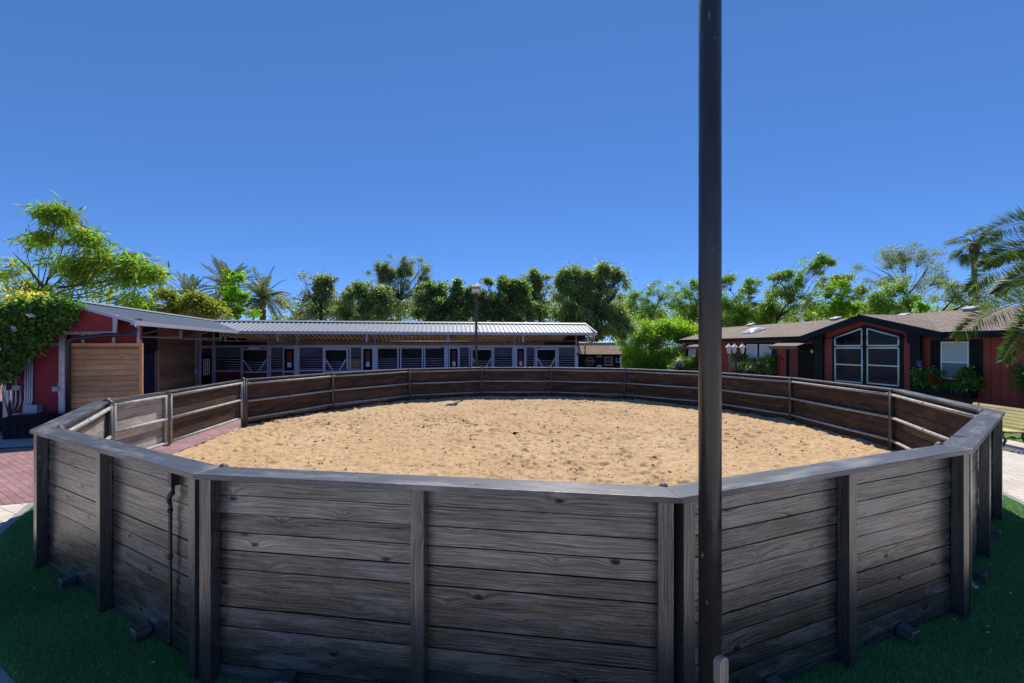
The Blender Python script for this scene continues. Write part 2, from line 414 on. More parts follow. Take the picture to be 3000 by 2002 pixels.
M['grass_base'] = None
t = NT('dark_green_turf'); c = t.coord(); n = t.noise(c, 60, 4); n2 = t.noise(c, 2.0, 4)
k = t.ramp(n, [(.3, (.045, .11, .045)), (.7, (.13, .27, .10))]); k = t.mix(1.0, k, t.ramp(n2, [(.3, .8), (.7, 1.2)]), 'MULTIPLY'); t.set(k, .7, 0, .25); t.bump(n, .6, .02); M['grass_base'] = t.mat
t = NT('lawn_green'); c = t.coord(); n = t.noise(c, 30, 5); k = t.ramp(n, [(.3, (.06, .14, .02)), (.7, (.14, .26, .04))]); t.set(k, .8, 0, .2); t.bump(n, .6, .02); M['lawn'] = t.mat
M['blade'] = leafmat('turf_blades', (.075, .20, .075), (.18, .36, .13), (.30, .46, .18), .25, .5)
t = NT('ochre_sand'); c = t.coord(); n = t.noise(c, .45, 5); n2 = t.noise(c, 14, 6, .7); n3 = t.noise(c, 120, 3)
k = t.ramp(n, [(.3, (.49, .33, .18)), (.7, (.59, .415, .24))]); k = t.mix(1.0, k, t.ramp(n2, [(.28, .70), (.5, 1.0), (.7, 1.10)]), 'MULTIPLY')
k = t.mix(t.ramp(t.noise(c, 5.5, 7, .75), [(.62, 0), (.72, .75)]), k, (.20, .115, .06))  # dark specks paint the shadows of clods and pits
t.set(k, .95, 0, .1); t.bump(t.math('ADD', n2, t.math('MULTIPLY', n3, .4)), .5, .02); M['sand'] = t.mat
t = NT('dry_soil'); c = t.coord(); k = t.ramp(t.noise(c, .15, 6), [(.3, (.24, .19, .14)), (.7, (.34, .27, .2))]); t.set(k, .95, 0, .1); t.bump(t.noise(c, 8, 5), .5, .05); M['soil'] = t.mat
M['red_paver'] = bricks('rose_red_pavers', (.27, .145, .15), (.36, .21, .205), (.14, .09, .09), .20, .10, .55, .006, big=.2)
M['pale_paver'] = bricks('cream_pavers', (.58, .52, .45), (.68, .61, .54), (.32, .28, .25), .32, .19, .45, .008, big=.15)

# leaves
LF = {
 'feather': leafmat('feathery_green_leaf', (.13, .24, .03), (.24, .36, .055), (.50, .36, .05), .55),
 'olive': leafmat('olive_leaf', (.15, .19, .035), (.25, .29, .06), None, .5),
 'yellow': leafmat('yellow_blossom_leaf', (.42, .39, .10), (.62, .58, .20), None, .5),
 'lime': leafmat('lime_green_leaf', (.12, .25, .02), (.24, .40, .045), None, .5),
 'dark': leafmat('dark_leaf_painted_glints', (.105, .16, .07), (.215, .29, .135), (.44, .50, .33), .58, .42),  # pale third colour paints glints on a few leaves
 'mid': leafmat('mid_green_leaf', (.125, .18, .085), (.255, .32, .165), None, .6, .45),
 'grey': leafmat('grey_green_leaf', (.135, .18, .095), (.235, .285, .155), None, .5, .45),
 'acacia': leafmat('acacia_leaf', (.13, .22, .045), (.23, .34, .085), None, .5, .4),
 'palm': leafmat('grey_palm_leaflet', (.09, .12, .06), (.165, .20, .10), None, .3, .4),
 'palm_green': leafmat('green_palm_leaflet', (.028, .062, .018), (.075, .15, .035), (.18, .22, .05), .35, .65),
 'near_palm': leafmat('deep_green_palm_leaflet', (.045, .10, .022), (.11, .20, .045), (.30, .32, .08), .35, .55),
 'bamboo': leafmat('bamboo_leaf', (.15, .27, .03), (.32, .46, .075), None, .5),
 'vine': leafmat('vine_leaf', (.06, .14, .03), (.14, .25, .06), (.30, .42, .14), .5, .36),
 'strap': leafmat('variegated_strap_leaf', (.12, .20, .06), (.30, .38, .18), None, .35, .4),
 'flower_red': leafmat('scarlet_petal', (.42, .015, .012), (.60, .03, .02), None, .3),
 'flower_white': leafmat('white_petal', (.65, .62, .60), (.8, .78, .76), None, .3),
 'flower_violet': leafmat('violet_petal', (.16, .10, .42), (.30, .22, .62), None, .3),
 'flower_lilac': leafmat('pale_lilac_petal', (.50, .42, .68), (.68, .60, .82), None, .3),
}
# ------------------------------------------------------------------ setting: ground sheets
class Plane:                            # a vertical plane through o along unit direction d (horizontal)
    def __init__(s, o, d):
        s.o = Vector((o[0], o[1])); s.d = Vector((d[0], d[1])).normalized()
        s.n = Vector((-s.d.y, s.d.x))
        if s.n.dot(Vector((0, 0)) - s.o) < 0: s.n = -s.n        # towards the camera
    def q(s, u):                        # distance along the plane seen at photo column u
        k = (u - 1500) / FPX            # x = k y
        return (k * s.o.y - s.o.x) / (s.d.x - k * s.d.y)
    def pt(s, q, z, off=0.0):
        p = s.o + s.d * q + s.n * off
        return Vector((p.x, p.y, z))
    def z(s, u, v):
        p = s.o + s.d * s.q(u); return H - (v - HY) * p.y / FPX
    def at(s, u, v, off=0.0): return s.pt(s.q(u), s.z(u, v), off)
    def shift(s, off): return Plane(s.o + s.n * off, s.d)
    def D(s): return Vector((s.d.x, s.d.y, 0))
    def N(s): return Vector((s.n.x, s.n.y, 0))
    def panel(s, mb, q0, q1, z0, z1, th, off=0.0):    # slab; front face at off
        mb.box(s.pt(q0, z0, off - th), s.D() * (q1 - q0), Vector((0, 0, z1 - z0)), s.N() * th)

def sheet(name, poly, z, mat, kind='structure'):
    mb = MB(); pts = [Vector((p[0], p[1], z)) for p in poly]
    a = sum(pts[i].x * pts[(i + 1) % len(pts)].y - pts[(i + 1) % len(pts)].x * pts[i].y for i in range(len(pts)))
    if a < 0: pts.reverse()
    mb.face(pts); o = mb.build(name, mat); return finish(o, kind=kind)

sheet('ground', [(-400, -400), (400, -400), (400, 600), (-400, 600)], -.012, M['soil'])
sheet('pale_paving', [(-16, -16), (17, -16), (17, 15.5), (-16, 15.5)], 0.0, M['pale_paver'])
sheet('red_paving', [(-30, 3.9), (-7.9, 6.55), (-6.9, 6.9), (-6.0, 8), (-6.5, 12.5), (-4.5, 19), (6, 21), (6, 32), (-30, 32)], 0.006, M['red_paver'])
sheet('far_lawn', [(12.75, 8.0), (40, 4.0), (40, 40), (14.5, 26), (13.2, 14)], 0.012, M['lawn'])

# ------------------------------------------------------------------ round pen
C0 = Vector((.10, 10.9))
FH = 1.53
def inward(p, d):
    v = C0 - Vector(p); v.normalize(); return Vector(p) + v * d
D_ = H - FH
def rim(u, v):
    y = D_ * FPX / (v - HY); return Vector(((u - 1500) * y / FPX, y))
_outer = {0: (566, 1390), 1: (86, 1260), 12: (2945, 1207), 13: (2855, 1316), 14: (1996, 1459)}
_inner = {2: (322, 1176), 3: (722, 1112), 4: (974, 1093), 5: (1199, 1081), 6: (1410, 1076.5), 7: (1616.6, 1076.5), 8: (1829, 1080), 9: (2080, 1090), 10: (2316, 1107), 11: (2611, 1141)}
P = {}
for k_, (u_, v_) in _outer.items(): P[k_] = inward(rim(u_, v_), .14)
for k_, (u_, v_) in _inner.items(): P[k_] = inward(rim(u_, v_), -.085)
SEG = [(0, 1), (1, 2)] + [(k, k + 1) for k in range(3, 14)] + [(14, 0)]
SEG = [(0, 1), (1, 2), (3, 4), (4, 5), (5, 6), (6, 7), (7, 8), (8, 9), (9, 10), (10, 11), (11, 12), (12, 13), (13, 14), (14, 0)]
PREV = {k: (k - 1) % 15 for k in range(15)}; NXT = {k: (k + 1) % 15 for k in range(15)}
def offp(k, off):                       # polygon corner k moved outwards by off (mitred)
    nb = []
    if k != 3: nb.append((PREV[k], k))
    if k != 2: nb.append((k, NXT[k]))
    ns = []
    for a, b in nb:
        d = (P[b] - P[a]).normalized(); n = Vector((-d.y, d.x))
        if n.dot(P[a] - C0) < 0: n = -n
        ns.append(n)
    if len(ns) == 1: return P[k] + ns[0] * off
    m = (ns[0] + ns[1]).normalized(); return P[k] + m * (off / m.dot(ns[0]))
def V3(p, z): return Vector((p.x, p.y, z))

pen = thing('round_pen', 'large round riding pen of dark horizontal boards with a grey cap rail around raked sand', 'riding pen', (C0.x, C0.y, 0))
PW = {}
for (a, b) in SEG:
    A, B = P[a], P[b]; L = (B - A).length; d = (B - A).normalized(); n = Vector((-d.y, d.x))
    if n.dot(A - C0) < 0: n = -n
    near = a in (0, 1, 12, 13, 14, 11)
    weather = (a, b) == (1, 2)
    mb = MB(a * 7 + 3); rr = mb.r
    d3, n3 = V3(d, 0), V3(n, 0)
    # outer boards, lapped a little
    z = 1.488; i = 0
    while z > .01:
        hgt = .1395 + rr.uniform(-.006, .006); z0 = max(.005, z - hgt + rr.uniform(.006, .013))
        th = .019 + rr.uniform(-.002, .003)
        cuts = [0, L]
        if rr.random() < .3: cuts = [0, L * rr.choice((.5, .5)), L]
        mb.mi = 0
        for c0, c1 in zip(cuts[:-1], cuts[1:]):
            o = V3(A + d * (c0 + .002), z0)
            tilt = n3 * rr.uniform(.0, .008)
            mb.box(o + tilt, d3 * (c1 - c0 - .004), Vector((0, 0, z - z0)) - tilt, n3 * th)
        z -= hgt
    # inner boards
    z = 1.489
    while z > .01:
        hgt = .186 + rr.uniform(-.01, .01); z0 = max(.004, z - hgt + .004)
        mb.mi = 1
        tl_ = -n3 * rr.uniform(.004, .009)
        mb.box(V3(A + d * .002 - n * (.004 + .018), z0), d3 * (L - .004), Vector((0, 0, z - z0)) + tl_, n3 * .015)
        z -= hgt
    pw = mb.build('board_panel', [M['fence_black'], M['fence_weathered'] if weather else M['fence_inner']], pen); PW[a] = pw
    if weather: pw['label'] = 'sun bleached grey board panel next to the gate'
    # timber uprights outside
    bw, bd = .09, .085
    for q in (.004, L / 2 - bw / 2, L - bw - .004):
        m2 = MB(int(q * 100) + a)
        o = V3(A + d * q + n * .028, .004)
        m2.box(o, Vector((0, 0, 1.484)), d3 * bw, n3 * bd)
        m2.build('upright', M['fence_trim'], pen)
    # cap board, mitred at the corners
    e = .0012
    i0, i1, o0, o1 = offp(a, -.075), offp(b, -.075), offp(a, .135), offp(b, .135)
    m2 = MB(a + 50)
    m2.prism([V3(i0 + d * e, FH - .038), V3(i1 - d * e, FH - .038), V3(o1 - d * e, FH - .038), V3(o0 + d * e, FH - .038)], (0, 0, .038))
    cap = m2.build('cap_board', M['fence_cap'], pen)
    bv = cap.modifiers.new('soft', 'BEVEL'); bv.width = .004; bv.segments = 2
    # sleeper ends at the foot
    if near or a in (2,):
        for fq in ((.27, .74) if (a, b) != (14, 0) else (.30, .80)):
            m2 = MB(a + int(fq * 10)); o = V3(A + d * (L * fq - .055) + n * .03, -.004)
            m2.box(o, n3 * (.115), d3 * .105, Vector((0, 0, .125)))
            blk = m2.build('sleeper_end', M['fence_black'], pen); bv = blk.modifiers.new('soft', 'BEVEL'); bv.width = .005
    # pipe rails inside
    ia, ib = offp(a, -.085), offp(b, -.085); dd = (ib - ia).normalized()
    for zz in (FH - .115, .93, .45):
        m2 = MB(a); pts = [V3(ia + dd * .05, zz), V3((ia + ib) / 2, zz - .004), V3(ib - dd * .05, zz)]
        m2.tube(pts, .030, 10)
        for e_ in (V3(ia + dd * .075, zz), V3(ib - dd * .075, zz), V3(ia + (ib - ia) * .46, zz)):
            m2.tube([e_ - V3(dd, 0) * .02, e_ + V3(dd, 0) * .02], .036, 10)
        m2.build('pipe_rail', M['rail'], pen)
for k in range(15):                     # pipe posts inside each corner
    ip = offp(k, -.088)
    m2 = MB(k); r = .037
    m2.tube([V3(ip, 0), V3(ip, FH - .005)], r, 14)
    m2.lathe(V3(ip, FH - .022), [(r + .004, -.03), (r + .004, .0), (r * .85, .022), (r * .5, .036), (.001, .042)], 14)
    m2.build('pipe_post', M['pipe'], pen)
# gate: two leaves between posts 2 and 3
ga, gb = P[2], P[3]; gl = Plane(ga, gb - ga); GL = (gb - ga).length
for side, q0, q1, inner in ((0, .16, 1.52, 'fence_weathered'), (1, 1.62, GL - .16, 'fence_inner')):
    g = MB(90 + side); z0, z1 = .46, 1.50
    D3, N3 = gl.D(), gl.N()
    if (gl.pt(0, 0) + N3 - V3(C0, 0)).length > (gl.pt(0, 0) - N3 - V3(C0, 0)).length: N3 = -N3      # N3 points into the pen
    for zz in (z0 + .04, (z0 + z1) / 2, z1 - .06): g.tube([gl.pt(q0, zz) + N3 * .03, gl.pt(q1, zz) + N3 * .03], .030, 10)
    for qq in (q0 + .03, q1 - .03): g.tube([gl.pt(qq, z0) + N3 * .03, gl.pt(qq, z1 - .03) + N3 * .03], .031, 10)
    leaf = g.build('gate_leaf', M['rail'], pen)
    leaf['label'] = ('short gate leaf of bleached grey boards on pipe frame', 'long gate leaf of dark brown boards on pipe frame')[side]
    b = MB(70 + side); z = z1
    while z > z0 + .02:
        h_ = .172; zb = max(z0, z - h_ + .006)
        b.box(gl.pt(q0, zb) - N3 * .03, D3 * (q1 - q0), Vector((0, 0, z - zb)), N3 * .025); z -= h_
    b.build('boards', M[inner], leaf)
    b = MB(60 + side); b.box(gl.pt(q0, z1 + .002) - N3 * .08, D3 * (q1 - q0), Vector((0, 0, .03)), N3 * .10); b.build('top_board', M['fence_cap'], leaf)
    if side == 1:
        b = MB(5); b.box(gl.pt(q0 - .10, z0 - .03) - N3 * .05, Vector((0, 0, z1 - z0 + .03)), D3 * .095, N3 * .10); b.build('stile', M['fence_inner'], leaf)
    else:
        b = MB(6)
        for i in range(7): b.tube([gl.pt(q1 + .01, 1.42 - i * .03) + N3 * .035, gl.pt(q1 + .035, 1.40 - i * .03) + N3 * .035], .006, 6)
        b.build('chain', M['steel'], leaf)
b = MB(9); b.box(gl.pt(.12, 0) + N3 * .05, D3 * (GL - .24), Vector((0, 0, .245)), N3 * .035); b.build('sill_board', M['fence_black'], pen)
for qq, kk in ((.06, 2), (GL - .07, 3)):
    b = MB(8); b.tube([gl.pt(qq, 0, .02), gl.pt(qq, FH + .01, .02)], .055, 14)
    b.lathe(gl.pt(qq, FH + .01, .02), [(.06, -.03), (.06, 0), (.04, .03), (.001, .045)], 14)
    b.build('gate_post', M['pipe'], pen)
# water pipe on an outside panel, a second one beyond
pl = Plane(P[0], P[1] - P[0])
def drop_pipe(pl, q, z1, z0, off):
    m = MB(3); w = .055
    m.box(pl.pt(q - w / 2, z1 - .13, off), Vector((0, 0, .13)), pl.D() * w, pl.N() * .055)
    m.tube([pl.pt(q, z1 - .125, off + .03), pl.pt(q, z1 - .17, off + .03), pl.pt(q - .003, z1 - .20, off + .05), pl.pt(q + .022, z1 - .235, off + .05), pl.pt(q + .03, z1 - .29, off + .035),
            pl.pt(q + .03, z1 - .6, off + .035), pl.pt(q + .03, z0 + .05, off + .035), pl.pt(q + .03, z0, off + .04)], [.013, .013, .019, .019, .014, .0125, .0125, .017], 8)
    for zz in (z1 - .19, z1 - .33, (z1 + z0) / 2, z0 + .03): m.tube([pl.pt(q + (.03 if zz < z1 - .25 else .0), zz - .014, off + .036), pl.pt(q + (.03 if zz < z1 - .25 else .0), zz + .014, off + .036)], .019, 8)
    o = m.build('water_pipe', M['black_pipe'], pen); return o
drop_pipe(pl, pl.shift(.04).q(512), 1.48, .09, .022)
pl2 = Plane(P[13], P[12] - P[13]); drop_pipe(pl2, .22, 1.48, .3, .022)
m = MB(4); qh = pl2.shift(.05).q(2868); m.tube([pl2.pt(.25, .42, .05), pl2.pt(.33, .36, .06), pl2.pt(.38, .22, .07), pl2.pt(.44, .12, .09), pl2.pt(.50, .10, .11)], .014, 8); m.build('hose_end', M['steel'], pen)
# little hasp on the cap board
m = MB(4); c_ = offp(13, .02) + (offp(12, .02) - offp(13, .02)) * .18; dd = (offp(12, 0) - offp(13, 0)).normalized(); nn = Vector((-dd.y, dd.x))
m.box(V3(c_, FH + .001), V3(dd, 0) * .02 + V3(nn, 0) * .0, V3(nn, 0) * .11, Vector((0, 0, .004))); m.build('metal_strap', M['iron'], pen)

# turf ring outside the pen, its kerb, and turf blades
order = [2, 1, 0, 14, 13, 12, 11, 10, 9]
inn = [offp(k, .0) for k in order]; mid = [offp(k, .74) for k in order]; out = [offp(k, .84) for k in order]
mb = MB()
for i in range(len(order) - 1): mb.face([V3(p, .018) for p in (inn[i], inn[i + 1], mid[i + 1], mid[i])][::-1])
turf = finish(mb.build('turf_strip', M['grass_base']), kind='structure')
mb = MB()
for i in range(len(order) - 1):
    mb.prism([V3(p, -.01) for p in (mid[i], mid[i + 1], out[i + 1], out[i])], (0, 0, .035))
finish(mb.build('kerb', M['concrete']), kind='structure')
rng = np.random.default_rng(5)
VV = []; FF = []
def blades(n, quad, zg, hmin, hmax, w):
    a, b, c, d = [np.array((p.x, p.y)) for p in quad]
    s, t_ = rng.random((n, 1)), rng.random((n, 1))
    xy = (a * (1 - s) + b * s) * (1 - t_) + (d * (1 - s) + c * s) * t_
    h = rng.uniform(hmin, hmax, (n, 1)); ang = rng.uniform(0, 6.28, n); lean = rng.normal(0, .012, (n, 2))
    sd = np.stack([np.cos(ang), np.sin(ang)], 1) * w / 2
    z0 = np.full((n, 1), zg)
    v = np.stack([np.hstack([xy - sd, z0]), np.hstack([xy + sd, z0]), np.hstack([xy + lean, z0 + h])], 1).reshape(-1, 3)
    VV.append(v)
for i, nb_ in enumerate((16000, 34000, 8000, 26000, 34000, 14000, 5000)):
    blades(nb_, (inn[i], inn[i + 1], mid[i + 1], mid[i]), .017, .018, .036, .006)
v = np.concatenate(VV); f = np.arange(len(v)).reshape(-1, 3)
finish(arr_mesh('turf_grass', v, f, M['blade']), label='short dark green artificial turf around the foot of the pen', cat='turf', kind='stuff')
# dry leaves and scraps on the turf
VV = []; n = 130
ii = rng.integers(0, 5, n); s = rng.random(n); t_ = rng.random(n)
pos = np.array([[*( (inn[i] * (1 - a) + inn[i + 1] * a) * (1 - b) + (mid[i] * (1 - a) + mid[i + 1] * a) * b), .048] for i, a, b in zip(ii, s, t_)])
ang = rng.uniform(0, 6.28, n); L_ = rng.uniform(.006, .022, n); W_ = L_ * rng.uniform(.25, .7, n)
ax = np.stack([np.cos(ang) * L_, np.sin(ang) * L_, rng.normal(0, .003, n)], 1); sx = np.stack([-np.sin(ang) * W_, np.cos(ang) * W_, rng.normal(0, .003, n)], 1)
v = np.stack([pos - ax, pos + sx, pos + ax, pos - sx], 1).reshape(-1, 3)
M['scrap'] = leafmat('pale_dry_scraps', (.35, .28, .18), (.65, .60, .50), None, .1)
finish(arr_mesh('leaf_litter', v, np.arange(len(v)).reshape(-1, 4), M['scrap']), label='pale dry leaf scraps scattered over the turf', cat='litter', kind='stuff')

# sand inside
HF_N = 700; X0, Y0, SP = -9.5, 1.6, 19.5 / HF_N
def value_noise(n, cells, seed):
    r = np.random.default_rng(seed); g = r.random((cells + 2, cells + 2)); x = np.linspace(0, cells, n, endpoint=False)
    i = x.astype(int); fr = x - i; fr = fr * fr * (3 - 2 * fr)
    gx = g[i] * (1 - fr)[:, None] + g[i + 1] * fr[:, None]
    return gx[:, i] * (1 - fr) + gx[:, i + 1] * fr - .5
hf = value_noise(HF_N, 12, 1) * .05 + value_noise(HF_N, 45, 2) * .035 + value_noise(HF_N, 130, 3) * .035 + value_noise(HF_N, 340, 4) * .042
r = np.random.default_rng(9)
patch_ = value_noise(HF_N, 9, 7)
for _ in range(7000):                    # hoof prints with raised lips
    cx, cy = r.integers(8, HF_N - 8, 2); s_ = r.uniform(1.1, 2.6); amp = r.uniform(.010, .045) * (1 if r.random() < .75 else -.8) * float(np.clip(.75 + 1.6 * patch_[cx, cy], .15, 1.5))
    w = 6; yy, xx = np.mgrid[-w:w + 1, -w:w + 1]; rr2 = (xx * r.uniform(.8, 1.3)) ** 2 + yy ** 2
    blob = -amp * np.exp(-rr2 / (2 * s_ * s_)) + amp * .45 * np.exp(-(np.sqrt(rr2) - 2.2 * s_) ** 2 / (1.6))
    sl = hf[cx - w:cx + w + 1, cy - w:cy + w + 1]; sl += blob[:sl.shape[0], :sl.shape[1]]
def hsample(x, y):
    gx = np.clip((x - X0) / SP, 0, HF_N - 2.001); gy = np.clip((y - Y0) / SP, 0, HF_N - 2.001)
    i, j = gx.astype(int), gy.astype(int); fx, fy = gx - i, gy - j
    return (hf[i, j] * (1 - fx) * (1 - fy) + hf[i + 1, j] * fx * (1 - fy) + hf[i, j + 1] * (1 - fx) * fy + hf[i + 1, j + 1] * fx * fy)
NA, NR = 1000, 240
poly = [offp(k, -.026) for k in range(15)]
def polyrad(th):
    best = 1e9; dx, dy = math.cos(th), math.sin(th)
    for i in range(15):
        a, b = poly[i] - C0, poly[(i + 1) % 15] - C0; ex, ey = b.x - a.x, b.y - a.y
        det = dx * (-ey) + dy * ex
        if abs(det) < 1e-9: continue
        t = (a.x * (-ey) + a.y * ex) / det; s_ = (dx * a.y - dy * a.x) / det
        if t > 0 and -1e-6 <= s_ <= 1 + 1e-6: best = min(best, t)
    return best
TH = np.linspace(0, 2 * math.pi, NA, endpoint=False); RAD = np.array([polyrad(t) for t in TH])
gate_mid = math.atan2((P[2].y + P[3].y) / 2 - C0.y, (P[2].x + P[3].x) / 2 - C0.x)
dg = np.abs((TH - gate_mid + math.pi) % (2 * math.pi) - math.pi)
RAD = np.where(dg < .3, RAD - .05, RAD)
fr = np.linspace(0.004, 1, NR) ** .8
X = C0.x + np.outer(fr * 1.0, RAD * np.cos(TH)); Y = C0.y + np.outer(fr, RAD * np.sin(TH))
gd = np.sqrt((X + 7.0) ** 2 + (Y - 9.5) ** 2)
Z = .235 + hsample(X, Y)
edge = np.clip((fr[:, None] - .93) / .07, 0, 1); Z = Z + edge * .03 * (dg > .3)
v = np.stack([X.ravel(), Y.ravel(), Z.ravel()], 1)
i, j = np.meshgrid(np.arange(NR - 1), np.arange(NA), indexing='ij'); j2 = (j + 1) % NA
f = np.stack([i * NA + j, (i + 1) * NA + j, (i + 1) * NA + j2, i * NA + j2], -1).reshape(-1, 4)
finish(arr_mesh('arena_sand', v, f, M['sand'], smooth=True), label='raked ochre sand with hoof marks filling the round pen', cat='sand', kind='structure')
# dark clods kicked up on the sand
n = 6000; th = rng.uniform(0, 6.28, n); q = np.sqrt(rng.random(n)) * .93; ra = np.interp(th, TH, RAD)
cx, cy = C0.x + q * ra * np.cos(th), C0.y + q * ra * np.sin(th); ok = np.sqrt((cx + 7) ** 2 + (cy - 9.5) ** 2) > .8
cx, cy = cx[ok], cy[ok]; cz = .235 + hsample(cx, cy); n = len(cx)
sz = rng.gamma(2.0, .0045, n) + .003; base = np.array([(1, 0, 0), (-1, 0, 0), (0, 1, 0), (0, -1, 0), (0, 0, 1), (0, 0, -1)], float)
v = (base[None] * rng.uniform(.55, 1.3, (n, 6, 1))) * sz[:, None, None] * np.array([1, 1, .7]); v += np.stack([cx, cy, cz + sz * .25], 1)[:, None, :]
fo = np.array([(0, 2, 4), (2, 1, 4), (1, 3, 4), (3, 0, 4), (2, 0, 5), (1, 2, 5), (3, 1, 5), (0, 3, 5)])
f = (fo[None] + (np.arange(n) * 6)[:, None, None]).reshape(-1, 3)
M['clod'] = plain('dark_sand_clods', (.36, .235, .135), .95, var=.4)
finish(arr_mesh('sand_clods', v.reshape(-1, 3), f, M['clod']), label='small dark clods kicked up over the pen sand', cat='clods', kind='stuff')

# ------------------------------------------------------------------ lamp poles
LPY = 2.40; LPX = (2080 - 1500) / FPX * LPY
lp = thing('light_pole', 'tall glossy black steel pole rising close in front of the pen corner', 'light pole', (LPX, LPY, 0))
m = MB(); m.tube([(LPX, LPY, -.01), (LPX, LPY, 3.2), (LPX, LPY, 6.2)], [.0605, .060, .058], 40); m.build('pole', M['lamp_black'], lp)
m = MB(); m.box((LPX - .30, LPY - .12, 6.21), Vector((.6, 0, 0)), Vector((0, .24, 0)), Vector((0, 0, .2))); m.build('lamp_head', M['bronze'], lp)
fz = H - (1940 - HY) * LPY / FPX
nrm = Vector((.42, -.907, 0)).normalized(); sd = Vector((-nrm.y, nrm.x, 0))
def stadium(c, w, h, n=10):
    pts = []
    for k in range(n + 1): a = math.pi * k / n; pts.append(c + sd * math.cos(a) * w / 2 + Vector((0, 0, h / 2 - w / 2 + math.sin(a) * w / 2)))
    for k in range(n + 1): a = math.pi + math.pi * k / n; pts.append(c + sd * math.cos(a) * w / 2 + Vector((0, 0, -h / 2 + w / 2 + math.sin(a) * w / 2)))
    return pts
c = Vector((LPX, LPY, fz)) + nrm * .05
M['cover'] = metal_paint('cover_reflection_tan', (.30, .255, .195), .35)  # tan stands in for the warm paving reflected in black gloss
m = MB(); n_ = 11
A_, B_, C_, D2 = stadium(c, .066, .168), stadium(c + nrm * .042, .066, .168), stadium(c + nrm * .042, .052, .154), stadium(c + nrm * .034, .050, .152)
for U_, W_ in ((A_, B_), (B_, C_), (C_, D2)):
    for k in range(len(U_)):
        k2 = (k + 1) % len(U_); m.face([U_[k], U_[k2], W_[k2], W_[k]])
m.face(D2)
cov = m.build('hand_hole_cover', M['cover'], lp)
m = MB(); m.lathe(c + nrm * .034 - Vector((0, 0, .006)), [(.0075, 0), (.007, .004), (.001, .006)], 10, nrm); m.build('screw', M['steel'], cov)
m = MB(); m.lathe((LPX, LPY, -.005), [(.13, 0), (.13, .03), (.07, .05), (.063, .05)], 24); m.build('base_collar', M['lamp_black'], lp)

FX, FY = -1.63, 19.45
fl = thing('light_pole', 'slim brown light pole with a boxy bronze lamp head behind the pen', 'light pole', (FX, FY, 0))
m = MB(); m.box((FX - .055, FY - .055, 0), Vector((0, 0, 4.85)), Vector((.11, 0, 0)), Vector((0, .11, 0))); m.build('pole', M['lamp_pole'], fl)
m = MB(); hx, hy_, z0, z1 = .19, .20, 4.86, 5.24
pts = [Vector((FX - hx, FY - .26, z0)), Vector((FX - hx, FY + .26, z0)), Vector((FX - hx, FY + .22, z1 - .05)), Vector((FX - hx, FY + .12, z1)), Vector((FX - hx, FY - .12, z1)), Vector((FX - hx, FY - .24, z1 - .10))]
m.prism(pts, (2 * hx, 0, 0)); hd = m.build('lamp_head', M['bronze'], fl)
m = MB(); m.box((FX - hx + .02, FY - .27, z0 + .015), Vector((2 * hx - .04, 0, 0)), Vector((0, .02, 0)), Vector((0, 0, .15))); m.build('lens', M['lantern_glass'], hd)
# ------------------------------------------------------------------ stable: a wing on the one side, the stall row at the back
e0 = .72; ZE = H + e0; ZR = ZE + .58
E3 = Vector((-10.9, 12.24)); C3 = Vector((-13.28, 20.66)); D3_ = Vector((4.60, 23.40))
a2 = (C3 - E3).normalized(); b2 = Vector((-a2.y, a2.x))           # along the wing, and away from the pen
if b2.x > 0: b2 = -b2
r2 = (D3_ - C3).normalized(); n2_ = Vector((-r2.y, r2.x))
if n2_.y < 0: n2_ = -n2_
RUN = 1.80; SL = (ZR - ZE) / RUN
def W3(s, t, z): p = E3 + a2 * s + b2 * t; return Vector((p.x, p.y, z))       # wing frame
def R3(q, n, z): p = C3 + r2 * q + n2_ * n; return Vector((p.x, p.y, z))      # stall-row frame
def isect(o1, d1, o2, d2):
    k = (d2.x * (o2.y - o1.y) - d2.y * (o2.x - o1.x)) / (d2.x * d1.y - d2.y * d1.x); return o1 + d1 * k
RL = (D3_ - C3).length
Vp = isect(E3 + b2 * RUN, a2, C3 + n2_ * RUN, r2)                 # valley meets both ridges
stable = thing('stable', 'L-shaped red horse stable with pale metal roof and a row of steel barred stalls', 'stable', (-6, 22.5, 0))
def corr(mb, e_a, e_b, r_a, r_b, pitch=.23, rib=.035, width=.07):  # ribbed sheet between eave edge and ridge edge
    e_a, e_b, r_a, r_b = map(Vector, (e_a, e_b, r_a, r_b))
    d = (e_b - e_a); L = d.length; d.normalize()
    up = d.cross(r_a - e_a).normalized()
    if up.z < 0: up = -up
    def line(q):                       # eave point and matching upper point for distance q along eave direction
        pe = e_a + d * min(max(q, 0), L)
        return pe
    sl = (r_a - e_a) - d * (r_a - e_a).dot(d); qa = (r_a - e_a).dot(d); qb = L + (r_b - e_b).dot(d)
    lo, hi = min(0, qa), max(L, qb)
    def f0(q):                         # lower limit fraction along slope at q
        if q < 0: return min(1, q / qa) if qa < 0 else 0
        if q > L: return min(1, (q - L) / (qb - L)) if qb > L else 0
        return 0
    def f1(q):
        if q < qa: return max(0, q / qa) if qa > 0 else 1
        if q > qb: return max(0, (L - q) / (L - qb)) if qb < L else 1
        return 1
    prof = []; q = lo
    while q < hi:
        for dq, h in ((0, 0), (pitch - width - .03, 0), (pitch - width, rib), (pitch - .03, rib)): prof.append((min(q + dq, hi), h))
        q += pitch
    prof.append((hi, 0))
    for (q0, h0), (q1, h1) in zip(prof[:-1], prof[1:]):
        if q1 - q0 < 1e-4: continue
        pts = [e_a + d * q0 + sl * f0(q0) + up * h0, e_a + d * q1 + sl * f0(q1) + up * h1, e_a + d * q1 + sl * f1(q1) + up * h1, e_a + d * q0 + sl * f1(q0) + up * h0]
        if (pts[2] - pts[1]).length < 1e-3 and (pts[3] - pts[0]).length < 1e-3: continue
        mb.face(pts)
